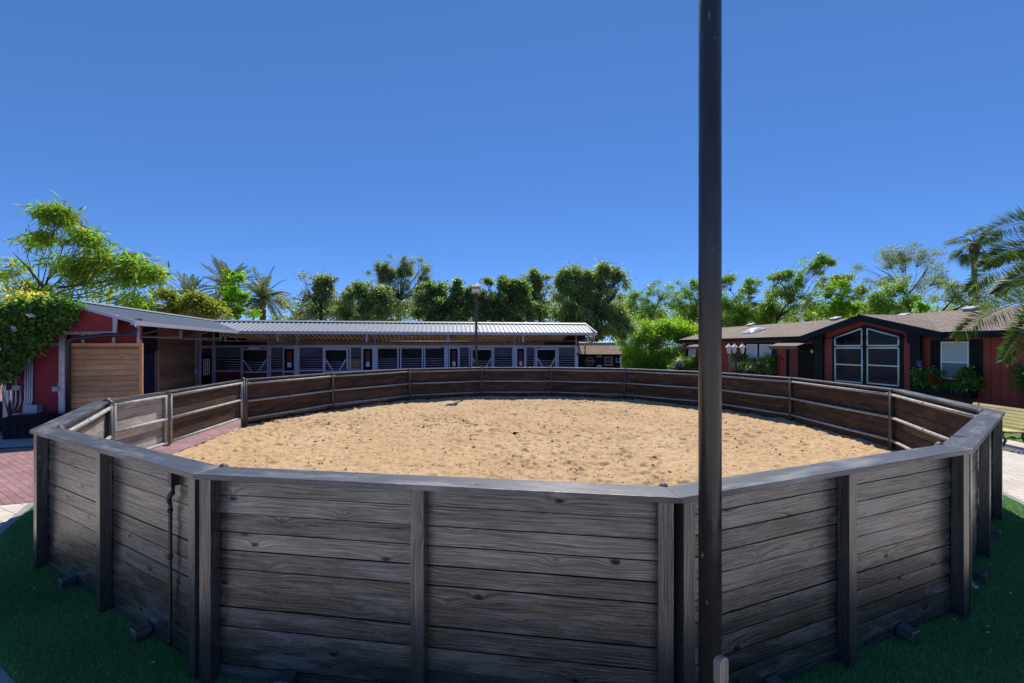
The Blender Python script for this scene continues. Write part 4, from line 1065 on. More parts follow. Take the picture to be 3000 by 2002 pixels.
# gable window
WG = GWp.shift(.03)
tq0, tq1 = WG.q(2437), WG.q(2646)
zb_ = WG.z(2540, 1126) - .12
zs_l, zs_r, zpk = WG.z(2438, 986), WG.z(2644, 979), WG.z(2532, 952)
m = MB(); m.prism([WG.pt(tq0, zb_), WG.pt(tq1, zb_), WG.pt(tq1, zs_r), WG.pt(WG.q(2532), zpk), WG.pt(tq0, zs_l)], -HN * .028)
gwin = m.build('gable_window', M['navy'], house)
def quadwin(corners, sash_v=None, blinds=True, glassmat='glass_dark'):
    """corners in photo pixels: tl, tr, br, bl"""
    F = WG.shift(.012)
    pts = [F.pt(F.q(u), F.z(u, v)) for u, v in corners]
    zb = (pts[2].z + pts[3].z) / 2; pts[2].z = pts[3].z = zb
    m = MB()
    for i in range(4):
        p, q = pts[i], pts[(i + 1) % 4]; m.tube([p + HN * .01, q + HN * .01], .046, 4)
    if sash_v is not None:
        F2 = F.shift(.02); q0, q1 = F.q(corners[3][0]), F.q(corners[2][0]); zz = (F.z(corners[0][0], sash_v[0]) + F.z(corners[1][0], sash_v[1])) / 2
        m.box(F.pt(q0, zz - .03, .0), F.D() * (q1 - q0), Vector((0, 0, .06)), HN * .04)
    fr = m.build('frame', M['white'], gwin)
    m = MB(); m.face(pts); m.build('pane', M['glass_dark'], gwin)
    if blinds:
        m = MB(); zt = pts[0].z - .12; q0, q1 = F.q(corners[3][0]) + .05, F.q(corners[2][0]) - .05
        z = zt
        lim = zb + .06
        while z > lim:
            m.box(F.pt(q0, z, .004), F.D() * (q1 - q0), Vector((0, 0, .012)), HN * .004); z -= .062
        bl = m.build('blind_slats', M['screen'], gwin)
quadwin([(2447, 991), (2525, 962.5), (2525, 1013), (2447, 1013.5)], None, False)
quadwin([(2541.5, 963), (2633, 988), (2633, 1012.5), (2541.5, 1013)], None, False)
quadwin([(2447, 1020.5), (2526, 1020), (2526, 1121), (2448, 1117)], (1068, 1070))
quadwin([(2542, 1020), (2633, 1020), (2633, 1129), (2542, 1125)], (1071, 1072.5))
# side windows
M['screen2'] = plain('fly_screen', (.17, .205, .25), .6, var=.05)
def window(u0, u1, v0, v1, sash, trim=.10, shut_l=None, shut_r=None, label=None):
    q0, q1 = HWp.q(u0), HWp.q(u1); uc = (u0 + u1) / 2; z1, z0 = HWp.z(uc, v0), HWp.z(uc, v1); zs = HWp.z(uc, sash)
    m = MB(); HWp.panel(m, q0 - trim, q1 + trim, z0 - trim, z1 + trim, .03, .03); w = m.build('window', M['navy'], house)
    if label: w['label'] = label
    m = MB(); f = .05
    HWp.panel(m, q0, q0 + f, z0, z1, .05, .055); HWp.panel(m, q1 - f, q1, z0, z1, .05, .055); HWp.panel(m, q0 + f, q1 - f, z1 - f, z1, .05, .054); HWp.panel(m, q0 + f, q1 - f, z0, z0 + f, .05, .054); HWp.panel(m, q0 + f, q1 - f, zs - .03, zs + .03, .05, .057)
    m.build('frame', M['white'], w)
    m = MB(); HWp.panel(m, q0 + f, q1 - f, z0 + f, z1 - f, .006, .036); m.build('blind', M['blind'], w)
    m = MB(); HWp.panel(m, q0 + f, q1 - f, z0 + f, zs - .03, .004, .044); m.build('insect_screen', M['screen2'], w)
    for s in (shut_l, shut_r):
        if not s: continue
        a, b = HWp.q(s[0]), HWp.q(s[1]); m = MB(); bw = (b - a) / 3
        for k in range(3): HWp.panel(m, a + k * bw + .012, a + (k + 1) * bw - .012, z0 - .1, z1 + .08, .025, .035)
        HWp.panel(m, a, b, z1 - .45, z1 - .33, .02, .056); HWp.panel(m, a, b, z0 + .25, z0 + .37, .02, .056); m.build('shutter', M['navy'], house)
    return w
window(2759, 2841, 1001, 1112, 1062, .06, (2727, 2757), (2844, 2881))
window(2189, 2220, 1009, 1068, 1047.5, .14, (2178, 2187), None)
window(2227, 2261, 1009, 1068, 1047.5, .14, None, (2263, 2275))
window(2136.5, 2151, 1016, 1069, 1041, .12)
window(2019, 2040, 1011, 1064, 1042, .05, (2010.5, 2018), None)
# doorway under its awning; a black sheet stands in for the shaded recess
qd0, qd1 = HWp.q(2308), HWp.q(2390)
m = MB(); HWp.panel(m, qd0, qd1, .3, HWp.z(2340, 1020) + .25, .03, .03); dr = m.build('dark_doorway', M['door_black'], house)
m = MB(); HWp.panel(m, HWp.q(2315), HWp.q(2340), .35, HWp.z(2330, 1020) + .1, .03, .055); m.build('red_leaf', M['red_stall'], dr)
m = MB(); HWp.panel(m, qd0 - .1, qd0 - .0, .3, 2.5, .05, .05); m.build('door_post', M['navy'], house)
m = MB(); m.lathe(HWp.at(2384, 1030, .1), [(.001, .14), (.06, .10), (.11, -.04), (.05, -.10), (.001, -.12)], 10); m.build('porch_light', M['lantern_glass'], house)
def awning(u0, u1, v_top, out, drop, nm='awning'):
    q0, q1 = HWp.q(u0), HWp.q(u1); zt = HWp.z((u0 + u1) / 2, v_top)
    A, B = HWp.pt(q0, zt, .04), HWp.pt(q1, zt, .04); Cc, Dd = HWp.pt(q1, zt - drop, out), HWp.pt(q0, zt - drop, out)
    m = MB(); m.prism([A, B, Cc, Dd], (0, 0, .012)); m.prism([Dd, Cc, Cc - Vector((0, 0, .2)), Dd - Vector((0, 0, .2))], -HN * .012)
    aw = m.build(nm, M['awning'], house)
    m = MB()
    for qq, zz in ((q0 + .02, zt), (q1 - .02, zt)): m.tube([HWp.pt(qq, zz - drop - .05, out - .03), HWp.pt(qq, zz - 1.35, .04)], .018, 6)
    m.build('awning_arm', M['iron'], aw)
awning(2300, 2386, 999.3, 1.15, .32); awning(2050, 2108, 1006, 1.3, .30)
# roof lights and vents on the slope
def roofpt(u, v):
    o = Vector((0, 0, H)); d = Vector(((u - 1500) / FPX, 1, -(v - HY) / FPX)); nrm = (A1 - A0).cross(B0 - A0).normalized()
    k = (A0 - o).dot(nrm) / d.dot(nrm); return o + d * k
up_s = (A1 - A0).normalized(); nS = HD.cross(up_s).normalized()
if nS.z < 0: nS = -nS
c = roofpt(2209, 972); m = MB(); w, l = .62, .62
m.box(c - HD * w - up_s * l, HD * 2 * w, up_s * 2 * l, nS * .10); sk = m.build('skylight', M['white'], house)
m = MB(); N_ = 8; grid = [[c + HD * w * .92 * (2 * i / N_ - 1) + up_s * l * .92 * (2 * j / N_ - 1) + nS * (.105 + .20 * (max(0, (1 - (2 * i / N_ - 1) ** 2) * (1 - (2 * j / N_ - 1) ** 2))) ** .5) for j in range(N_ + 1)] for i in range(N_ + 1)]
m.smooth = True
for i in range(N_):
    for j in range(N_): m.face([grid[i][j], grid[i + 1][j], grid[i + 1][j + 1], grid[i][j + 1]])
m.build('dome', M['skylight'], sk)
for u, v in ((2199.5, 954.5), (2448, 937), (2645, 929), (2846, 909)):
    c = roofpt(u, v); m = MB(); m.box(c - HD * .22 - up_s * .2, HD * .44, up_s * .4, nS * .10); m.box(c - HD * .27 - up_s * .26 + nS * .101, HD * .54, up_s * .52, nS * .05); m.build('roof_vent', M['steel'], house)
# flower boxes on brackets under the windows
def fbox(u0, u1, v0, v1, dep):
    q0, q1 = HWp.q(u0), HWp.q(u1); uc = (u0 + u1) / 2; z1, z0 = HWp.z(uc, v0), HWp.z(uc, v1)
    m = MB(); HWp.panel(m, q0, q1, z0, z1, .03, dep); HWp.panel(m, q0, q1, z0, z1, .03, .06); HWp.panel(m, q0, q0 + .03, z0, z1, dep - .09, dep - .03); HWp.panel(m, q1 - .03, q1, z0, z1, dep - .09, dep - .03); HWp.panel(m, q0 + .03, q1 - .03, z0, z0 + .03, dep - .09, dep - .03); HWp.panel(m, q0 + .03, q1 - .03, z1 - .06, z1 - .03, dep - .09, dep - .03)
    m.build('flower_box', M['navy'], house); return q0, q1, z1, dep
FB1 = fbox(2716, 2868, 1136, 1160, .42); FB2 = fbox(2172, 2272, 1092, 1106, .45)

# ------------------------------------------------------------------ small dark shed beside the stable
SY = 24.9; s0 = px(1693, 1038, SY); s1 = px(1823, 1038, SY); zs = s0.z
shed = thing('garden_shed', 'small black shed with tan shingle roof beside the end of the stable', 'shed', ((s0.x + s1.x) / 2, SY + 1, 0))
m = MB(); x0, x1 = s0.x + .02, s1.x - .10
m.box((x0, SY + .12, 0), Vector((x1 - x0, 0, 0)), Vector((0, 2.2, 0)), Vector((0, 0, zs - .02))); m.build('wall', M['dark_shed'], shed)
m = MB(); dz_ = .62; dy_ = 1.15
p = [Vector((s0.x - .05, SY - .06, zs)), Vector((s1.x, SY - .06, zs)), Vector((px(1797, 1007, SY + dy_).x + .12, SY + dy_, zs + dz_)), Vector((s0.x - .05, SY + dy_, zs + dz_))]
nrm = (p[1] - p[0]).cross(p[3] - p[0]).normalized(); bb_ = nrm.cross(Vector((1, 0, 0)))
m.face(p, [(q_.x, (q_ - p[0]).dot(bb_)) for q_ in p]); 
m.face([p[1], Vector((s1.x, SY + 2.4, zs)), Vector((p[2].x, SY + 2.4 - dy_, zs + dz_)), p[2]], [(0, 0), (2.4, 0), (1.3, .8), (1.1, .8)])
m.build('roof', M['shingle_tan'], shed)
m = MB(); m.box((s0.x - .05, SY - .075, zs - .07), Vector((s1.x - s0.x + .05, 0, 0)), Vector((0, .025, 0)), Vector((0, 0, .065))); m.build('fascia', M['dark_shed'], shed)
m = MB(); n_ = 16; wv = (p[2].x - p[3].x) / n_
for k in range(n_): m.tube([Vector((p[3].x + (k + .5) * wv, SY + dy_ - .12, zs + dz_ - .02)), Vector((p[3].x + (k + .5) * wv, SY + dy_ + .25, zs + dz_ + .06))], wv * .42, 6)
m.build('ridge_sheet', M['roof_metal'], shed)
m = MB(); m.box((x1 + .005, SY + .1, 0), Vector((.07, 0, 0)), Vector((0, .07, 0)), Vector((0, 0, zs - .08))); m.build('corner_post', M['steel'], shed)
WS = Plane((x0, SY + .12), (1, 0))
def zz_(u, v): return WS.z(u, v)
# wagon wheel with a curved yoke
c = WS.at(1726, 1059, .05); R_ = .24
ww = thing('wagon_wheel', 'spoked wagon wheel hung on the black shed wall', 'wagon wheel', c)
m = MB(); m.tube([c + Vector((math.cos(a) * R_, 0, math.sin(a) * R_)) for a in np.linspace(0, 2 * math.pi, 25)], .028, 6, False); m.build('rim', M['wood_rustic'], ww)
m = MB()
for k in range(10): a = k * math.pi / 5; m.tube([c, c + Vector((math.cos(a) * R_, 0, math.sin(a) * R_))], .013, 5)
m.build('spokes', M['wood_rustic'], ww); m = MB(); m.lathe(c + Vector((0, .04, 0)), [(.05, 0), (.05, .08), (.001, .09)], 10, (0, -1, 0)); m.build('hub', M['wood_rustic'], ww)
ya = [WS.at(u, v, .09) for u, v in ((1714, 1060.5), (1717, 1057.5), (1722, 1057), (1731, 1057), (1740, 1058.5), (1745, 1059))]
m = MB(); m.tube(ya, [.03, .03, .025, .03, .025, .012], 6); o = m.build('ox_yoke', M['wood_rustic']); finish(o, 'curved pale wooden yoke hung over the wagon wheel', 'yoke')
# frame with tools, horseshoe ring, boards
fq0, fq1, fz1, fz0 = WS.q(1770.5), WS.q(1793.5), WS.z(1780, 1049), WS.z(1780, 1068)
fr_ = thing('picture_frame', 'rustic square wooden frame holding dark tools on the shed wall', 'frame', WS.pt((fq0 + fq1) / 2, fz0, .03))
m = MB(); WS.panel(m, fq0, fq0 + .05, fz0, fz1, .03, .04); WS.panel(m, fq1 - .05, fq1, fz0, fz1, .03, .04); WS.panel(m, fq0 - .03, fq1 + .03, fz1 + .001, fz1 + .05, .03, .045); WS.panel(m, fq0 - .03, fq1 + .03, fz0 - .06, fz0 - .001, .03, .05); m.build('frame', M['wood_rustic'], fr_)
m = MB()
for k in range(4): q_ = fq0 + .1 + k * (fq1 - fq0 - .15) / 3.4; m.tube([WS.pt(q_, fz0 + .08, .03), WS.pt(q_ + .03, fz1 - .06, .03)], .014, 5)
m.build('hanging_tool', M['box_grey'], fr_)
c = WS.at(1810, 1055.5, .05); m = MB(); m.tube([c + Vector((math.cos(a) * .115, 0, math.sin(a) * .13)) for a in np.linspace(math.radians(125), math.radians(415), 18)], .022, 6)
finish(m.build('horseshoe', M['conduit']), 'large pale horseshoe hung by the shed corner', 'horseshoe')
m = MB(); WS.panel(m, WS.q(1746), WS.q(1763), WS.z(1755, 1047), WS.z(1755, 1042), .02, .04); finish(m.build('plank_sign', M['wood_rustic']), 'narrow weathered plank under the shed eave', 'sign')
m = MB(); WS.panel(m, WS.q(1749), WS.q(1762), WS.z(1755, 1075), WS.z(1755, 1070), .02, .04); finish(m.build('metal_plate', M['box_grey']), 'small grey metal plate low on the shed wall', 'plate')
m = MB(); m.tube([WS.at(1757, 1052, .04), WS.at(1756, 1059, .04), WS.at(1760, 1064, .04)], .02, 5); m.tube([WS.at(1753, 1053, .04), WS.at(1760, 1052.5, .04)], .02, 5); finish(m.build('old_tool', M['iron']), 'dark iron hand tool hung between wheel and frame', 'tool')

# ------------------------------------------------------------------ garden bench
BX, BY = 11.55, 10.0
bench = thing('garden_bench', 'pale yellow slatted bench with black cast iron legs outside the pen', 'bench', (BX + .3, BY + .75, 0))
def bp(x, y, z): return Vector((BX + x + (y * .12), BY + y, z))
prof_b = [(.50 + .045 * k, .50 + .075 * k) for k in range(6)]      # back slats, leaning to +x
prof_s = [(.02, .44), (.13, .435), (.24, .43), (.35, .43), (.45, .44)]
for k, (x, z) in enumerate(prof_b):
    m = MB(k + 30); m.box(bp(x, -.05, z), bp(x, 1.55, z) - bp(x, -.05, z), Vector((.034, 0, .058)), Vector((.02, 0, -.012))); m.build('back_slat', M['bench_slat'], bench)
for k, (x, z) in enumerate(prof_s):
    m = MB(k + 40); m.box(bp(x, -.05, z), bp(x, 1.55, z) - bp(x, -.05, z), Vector((.085, 0, 0)), Vector((0, 0, .025))); m.build('seat_slat', M['bench_slat'], bench)
for y in (.08, 1.4):
    m = MB(); m.tube([bp(.76, y, .93), bp(.62, y, .70), bp(.53, y, .46), bp(.50, y, .30), bp(.58, y, .14), bp(.70, y, .02), bp(.78, y, .02)], [.018, .02, .026, .028, .026, .03, .02], 8)
    m.tube([bp(.02, y, .42), bp(.25, y, .405), bp(.53, y, .42)], .022, 8)
    m.tube([bp(.05, y, .42), bp(.02, y, .34), bp(.10, y, .22), bp(.02, y, .08), bp(-.06, y, .02), bp(-.12, y, .02)], [.02, .024, .028, .026, .03, .02], 8)
    m.tube([bp(.08, y, .24), bp(.22, y, .30), bp(.36, y, .26), bp(.50, y, .28)], .016, 6); m.lathe(bp(.28, y - .02, .28), [(.04, 0), (.04, .04)], 10, (0, 1, 0))
    m.build('iron_leg', M['iron'], bench)

# ------------------------------------------------------------------ three headed lantern post
LY = 18.2; lx = px(2156, 1040, LY).x
lan = thing('lantern_post', 'black lamp post with three white topped lanterns in front of the house', 'lamp post', (lx, LY, 0))
m = MB(); m.tube([(lx, LY, 0), (lx, LY, 2.05)], .035, 10); m.lathe((lx, LY, 0), [(.12, 0), (.12, .06), (.06, .2), (.04, .3)], 12); m.lathe((lx, LY, 1.98), [(.05, 0), (.06, .06), (.04, .12), (.02, .16)], 10)
for dx, dy in ((-.33, -.05), (.25, -.05), (0, .12)): m.tube([(lx, LY, 2.05), (lx + dx * .6, LY + dy * .6, 2.04), (lx + dx, LY + dy, 2.06), (lx + dx, LY + dy, 2.13)], .012, 6)
m.build('post', M['iron'], lan)
for dx, dy in ((-.33, -.05), (.25, -.05), (0, .12)):
    c = Vector((lx + dx, LY + dy, 2.13))
    m = MB(); m.lathe(c, [(.05, 0), (.085, .10), (.10, .26)], 6); g = m.build('lantern', M['lantern_glass'], lan)
    m = MB(); m.lathe(c + Vector((0, 0, .262)), [(.135, 0), (.13, .02), (.05, .11), (.015, .125), (.02, .15), (.001, .21)], 6); m.build('lantern_cap', M['white'], g)
    m = MB()
    for k in range(6): a = k * math.pi / 3; m.tube([c + Vector((math.cos(a) * .052, math.sin(a) * .052, 0)), c + Vector((math.cos(a) * .087, math.sin(a) * .087, .10)), c + Vector((math.cos(a) * .104, math.sin(a) * .104, .26))], .007, 4)
    m.build('cage', M['iron'], g)
# ------------------------------------------------------------------ trees and plants
def leaf_quads(c, ax, length, width, rng, flat=None):
    n = len(c); ax = ax / (np.linalg.norm(ax, axis=1, keepdims=True) + 1e-9)
    rnd = rng.normal(size=(n, 3)) if flat is None else flat + rng.normal(size=(n, 3)) * .5
    sd = np.cross(ax, rnd); sd /= (np.linalg.norm(sd, axis=1, keepdims=True) + 1e-9)
    L = (length * rng.uniform(.65, 1.3, (n, 1))) / 2; W = (width * rng.uniform(.7, 1.3, (n, 1))) / 2
    nr = np.cross(ax, sd)
    return np.stack([c - ax * L, c - ax * L * .1 + sd * W + nr * W * .25, c + ax * L, c - ax * L * .1 - sd * W + nr * W * .25], 1).reshape(-1, 3)
def crown_points(blobs, y, rng, clusters_per_m2, spread, n_leaf, bias=.6, depth=1.0, gap=.0):
    """blobs in 2350 px picture units at depth y -> cluster centres and leaf positions"""
    cl = []
    for (u, v, ru, rv) in blobs:
        c = np.array(pv(u, v, y)); rx, rz = ru * K * y / FPX, rv * K * y / FPX; ry = min(rx, max(rz, .6)) * depth
        n = max(3, int(clusters_per_m2 * rx * rz * 3.14))
        d = rng.normal(size=(n, 3)); d /= np.linalg.norm(d, axis=1, keepdims=True)
        d *= rng.random((n, 1)) ** bias
        d *= 1 + .25 * rng.normal(size=(n, 1)).clip(-1, 1.5)
        cl.append(c + d * np.array([rx, ry, rz]))
    cl = np.concatenate(cl)
    return cl
def shoots(u0, u1, v0, v1, n, seed, h=14):
    r = random.Random(seed); out = []
    for _ in range(n):
        u = r.uniform(u0, u1); x = 2 * (u - u0) / (u1 - u0) - 1; v = v1 + 16 * x * x - (v1 - v0) * r.random() ** 1.5
        for k in range(3): out.append((u + r.uniform(-2, 2), v - k * h * .75, 6 - 1.6 * k, 10 - k))
    return out
def sprigs(blobs, rnd):
    out = list(blobs)
    for (u, v, ru, rv) in blobs:
        if ru < 14: continue
        for _ in range(3):
            a = rnd.uniform(-.3, math.pi + .3); k = rnd.uniform(.85, 1.25); out.append((u + math.cos(a) * ru * k, v - math.sin(a) * rv * k, ru * rnd.uniform(.16, .34), rv * rnd.uniform(.18, .38)))
    return out
FILL = {'grey': 1.5, 'feather': 1.35, 'acacia': 1.5, 'lime': 1.7, 'mid': 2.3, 'dark': 2.3}
def tree(name, label, kind, y, blobs, trunk, leaf=(.2, .08), dens=1.0, spread=.28, n_leaf=38, droop=.3, bark='bark', seed=1, cpm=2.6, group=None, depth=1.0, limbs=(), cat='tree', tr=.12, up=0.0, carve=-.75):
    n_leaf = int(n_leaf * FILL.get(kind, 3.2)); leaf = (leaf[0] * 1.15, leaf[1] * 1.2)
    rng = np.random.default_rng(seed); rnd = random.Random(seed)
    base = pv(trunk[0], 784, y); base.z = 0
    root = thing(name, label, cat, base, group)
    cl = crown_points(sprigs(blobs, rnd), y, rng, cpm * dens, spread, n_leaf, depth=depth)
    kv_ = rng.normal(size=(4, 3)) * 2.6; nz_ = np.sin(cl @ kv_.T + rng.uniform(0, 6.28, 4)).sum(1); low_ = cl[:, 2] < H + (784 - 705) * K * y / FPX; cl = cl[(nz_ > carve) | (low_ & (nz_ > -1.6))]
    nl = rng.poisson(n_leaf, len(cl)); idx = np.repeat(np.arange(len(cl)), nl)
    off = rng.normal(size=(len(idx), 3)) * spread * np.array([1, 1, .75]) * rng.uniform(.5, 1.25, (len(cl), 1))[idx]
    pos = cl[idx] + off
    pos[:, 2] = np.maximum(pos[:, 2], .1)
    ax = off / spread * .6 + rng.normal(size=off.shape) * .7 + np.array([0, 0, up - droop])
    arr_mesh('crown', leaf_quads(pos, ax, leaf[0], leaf[1], rng), np.arange(len(pos) * 4).reshape(-1, 4), LF[kind], root)
    m = MB(seed)
    fork = pv(trunk[0] + trunk[1] * .0, trunk[2], y); fork.z = max(fork.z, .5)
    m.tube([base, base * .5 + fork * .5 + Vector((rnd.uniform(-.15, .15), 0, 0)), fork], [tr * 1.35, tr * 1.05, tr * .85], 8)
    cents = [(pv(u, v, y), ru * K * y / FPX) for u, v, ru, rv in blobs]
    for c, r_ in cents:
        mid = fork * .45 + c * .55 + Vector((rnd.uniform(-.3, .3), rnd.uniform(-.3, .3), -.15 * (c - fork).length * .5))
        m.tube([fork, mid, c], [tr * .42, tr * .26, tr * .08], 6)
    nb = len(cents); k = 0
    for p in cl[:: max(1, int(len(cl) / 90))]:
        p = Vector(p); c = min(cents, key=lambda q: (q[0] - p).length)[0]
        a = c * .75 + fork * .25; m.tube([a, (a + p) * .5 + Vector((rnd.uniform(-.1, .1), rnd.uniform(-.1, .1), .06)), p], [tr * .16, tr * .09, tr * .03], 4, False)
    for pts in limbs:
        pp = [pv(u, v, y) for u, v in pts]; m.tube(pp, [tr * (1.0 - .8 * i / (len(pp) - 1)) for i in range(len(pp))], 7)
    m.build('trunk', M[bark], root)
    return root

G = 'trees behind the stable and the house'
tree('mimosa_tree', 'light green feathery tree with orange pods rising over the stable wing', 'feather', 20,
     [(128, 522, 46, 26), (150, 545, 40, 22), (55, 555, 60, 26), (188, 565, 34, 22), (35, 615, 70, 34), (120, 620, 70, 32), (185, 600, 40, 22), (235, 640, 55, 28), (300, 642, 45, 22), (325, 628, 22, 14), (275, 682, 62, 24), (150, 672, 100, 28), (20, 665, 60, 28), (223, 561, 9, 5), (297, 594, 9, 8), (357, 634, 10, 8), (340, 668, 14, 9), (232, 612, 26, 12), (310, 700, 40, 12), (130, 497, 28, 8)],
     (88, 0, 690), (.42, .06), .8, .34, 34, .75, 'bark', 11, 2.3, G, limbs=[[(80, 720), (92, 690), (110, 640), (135, 600), (150, 545)], [(110, 640), (145, 610), (165, 580)], [(100, 660), (60, 610), (30, 580)], [(135, 660), (220, 650), (300, 632), (345, 640)]], tr=.07)
tree('yellow_shrub', 'yellow flowering shrub tip showing over the roof of the stable wing', 'yellow', 17.5, [(25, 688, 50, 13), (60, 695, 30, 10), (75, 688, 12, 7), (-10, 695, 50, 22)], (10, 0, 750), (.085, .04), 1.6, .2, 60, .1, 'bark', 12, 3, cat='shrub', tr=.05)
tree('olive_tree', 'low olive green tree between the feathery tree and the palms', 'olive', 27, [(410, 705, 48, 22), (450, 712, 42, 18), (375, 700, 40, 22), (485, 722, 28, 10), (430, 692, 25, 12), (340, 712, 40, 18)], (420, 0, 740), (.18, .09), 1.3, .3, 45, .2, 'bark', 13, 2.6, G)
tree('poplar_tree', 'slender lime green poplar standing in front of the palms', 'lime', 31, [(535, 632, 10, 16), (537, 655, 20, 20), (540, 680, 27, 26), (545, 708, 30, 26), (580, 716, 10, 16), (522, 715, 14, 18), (560, 700, 10, 20)], (545, 0, 720), (.16, .13), 2.2, .2, 40, .3, 'bark', 14, 3.2, G, tr=.09)
tree('dark_elm', 'dark loose crowned tree between the palms and the bushy tree', 'grey', 36, [(740, 652, 22, 20), (728, 675, 38, 24), (695, 695, 38, 22), (680, 715, 34, 18), (745, 705, 38, 30), (760, 645, 8, 10), (722, 636, 10, 8), (720, 735, 60, 14)] + shoots(670, 765, 640, 690, 12, 6, 12), (735, 0, 715), (.17, .09), 1.25, .26, 40, .1, 'bark_dark', 15, 2.6, G, limbs=[[(738, 735), (738, 690), (742, 640)]])
tree('bushy_willow', 'rounded mid green bushy tree beside the tall airy tree', 'mid', 37, [(818, 690, 46, 30), (850, 700, 46, 34), (790, 712, 42, 26), (868, 680, 30, 24), (828, 668, 20, 14), (885, 712, 30, 26), (830, 735, 80, 18)] + shoots(785, 880, 660, 685, 9, 5, 11), (830, 0, 720), (.22, .07), 1.9, .27, 44, .6, 'bark', 16, 2.8, G)
tree('airy_tree', 'tallest thin grey green tree rising above the middle of the stable roof', 'grey', 40, [(920, 600, 24, 18), (905, 622, 30, 22), (945, 625, 30, 22), (870, 632, 22, 12), (925, 655, 46, 30), (900, 670, 34, 28), (955, 670, 30, 28), (928, 705, 44, 28), (972, 612, 14, 16), (900, 700, 28, 26), (925, 735, 60, 18)] + shoots(858, 984, 600, 640, 26, 7, 10), (918, 0, 690), (.15, .06), 1.5, .2, 26, .1, 'bark_dark', 17, 3.4, G, tr=.07, carve=-1.4, limbs=[[(915, 735), (912, 690), (915, 640), (922, 595)], [(912, 690), (950, 640), (970, 612)]])
tree('citrus_tree', 'dark glossy citrus tree with upright sprigs beyond the slim lamp pole', 'dark', 33, [(985, 695, 32, 36), (1020, 690, 34, 36), (1055, 692, 34, 34), (1085, 712, 20, 26), (1000, 715, 44, 22), (1000, 738, 60, 18), (1060, 738, 40, 18), (970, 672, 8, 16), (1012, 660, 9, 14), (1046, 664, 9, 14), (994, 672, 9, 10), (1030, 670, 10, 12), (1075, 680, 10, 12)] + shoots(962, 1085, 668, 690, 16, 1), (1020, 0, 725), (.17, .10), 1.9, .2, 42, .0, 'bark_dark', 18, 3.4, G, up=.5)
tree('citrus_tree', 'dark glossy citrus tree behind the lamp pole, next to the grey tree', 'dark', 33.5, [(1120, 698, 34, 36), (1155, 692, 34, 38), (1190, 700, 30, 38), (1140, 720, 50, 20), (1130, 740, 50, 16), (1190, 738, 40, 18), (1128, 668, 12, 14), (1160, 662, 10, 12), (1186, 658, 9, 20), (1196, 662, 8, 20), (1105, 690, 12, 16)] + shoots(1100, 1205, 662, 690, 15, 2, 17), (1150, 0, 725), (.17, .10), 1.9, .2, 42, .0, 'bark_dark', 19, 3.4, G, up=.5)
tree('grey_tree', 'grey green wispy topped tree between the citrus and the big weeping tree', 'grey', 36, [(1232, 655, 24, 20), (1225, 680, 34, 28), (1255, 690, 34, 34), (1235, 715, 40, 24), (1240, 740, 40, 18)] + shoots(1205, 1262, 640, 665, 9, 4, 14) + [(1245, 638, 12, 10), (1212, 648, 10, 10)], (1238, 0, 715), (.17, .08), 1.5, .24, 40, .1, 'bark_dark', 20, 2.8, G)
tree('weeping_tree', 'broad dense weeping tree over the end of the stable roof', 'mid', 34, [(1320, 660, 40, 28), (1365, 650, 42, 26), (1300, 690, 36, 36), (1350, 690, 56, 40), (1400, 680, 40, 38), (1395, 725, 44, 36), (1340, 725, 44, 32), (1418, 715, 22, 40), (1425, 636, 10, 5), (1385, 762, 44, 22), (1430, 755, 20, 30), (1300, 650, 16, 12), (1310, 745, 40, 20)] + shoots(1290, 1425, 628, 655, 16, 3, 12), (1370, 0, 720), (.26, .07), 1.9, .28, 46, 1.0, 'bark_dark', 21, 2.8, G, tr=.18)
tree('acacia_tree', 'pale green acacia behind the bamboo clump', 'acacia', 52, [(1480, 680, 32, 24), (1520, 672, 34, 20), (1500, 700, 46, 24), (1455, 705, 26, 28), (1545, 690, 30, 24), (1520, 722, 50, 18), (1470, 730, 30, 20)], (1492, 0, 725), (.22, .06), 1.35, .28, 40, .4, 'bark_dark', 22, 2.5, G, limbs=[[(1488, 760), (1490, 735), (1510, 700), (1515, 675)], [(1490, 735), (1530, 728)]])
tree('acacia_tree', 'taller pale green acacia close to the tall black pole', 'acacia', 50, [(1580, 672, 28, 20), (1572, 655, 16, 12), (1600, 690, 36, 28), (1565, 705, 34, 24), (1615, 660, 24, 20), (1600, 725, 46, 22), (1635, 700, 30, 30), (1590, 750, 44, 20), (1640, 750, 40, 24)], (1590, 0, 725), (.22, .07), 1.6, .27, 42, .35, 'bark_dark', 23, 2.7, G)
tree('acacia_tree', 'spreading pale green acacia over the far end of the house roof', 'acacia', 46, [(1680, 670, 32, 24), (1725, 668, 34, 18), (1665, 695, 28, 28), (1710, 705, 46, 28), (1760, 705, 40, 26), (1690, 735, 48, 18), (1750, 735, 48, 16), (1668, 650, 16, 12), (1785, 725, 30, 18), (1650, 735, 34, 30), (1700, 755, 70, 12), (1790, 750, 50, 12)], (1705, 0, 725), (.26, .08), 1.55, .3, 42, .35, 'bark_dark', 24, 2.2, G, limbs=[[(1712, 745), (1700, 715), (1680, 680)], [(1700, 745), (1712, 730), (1690, 705)]])
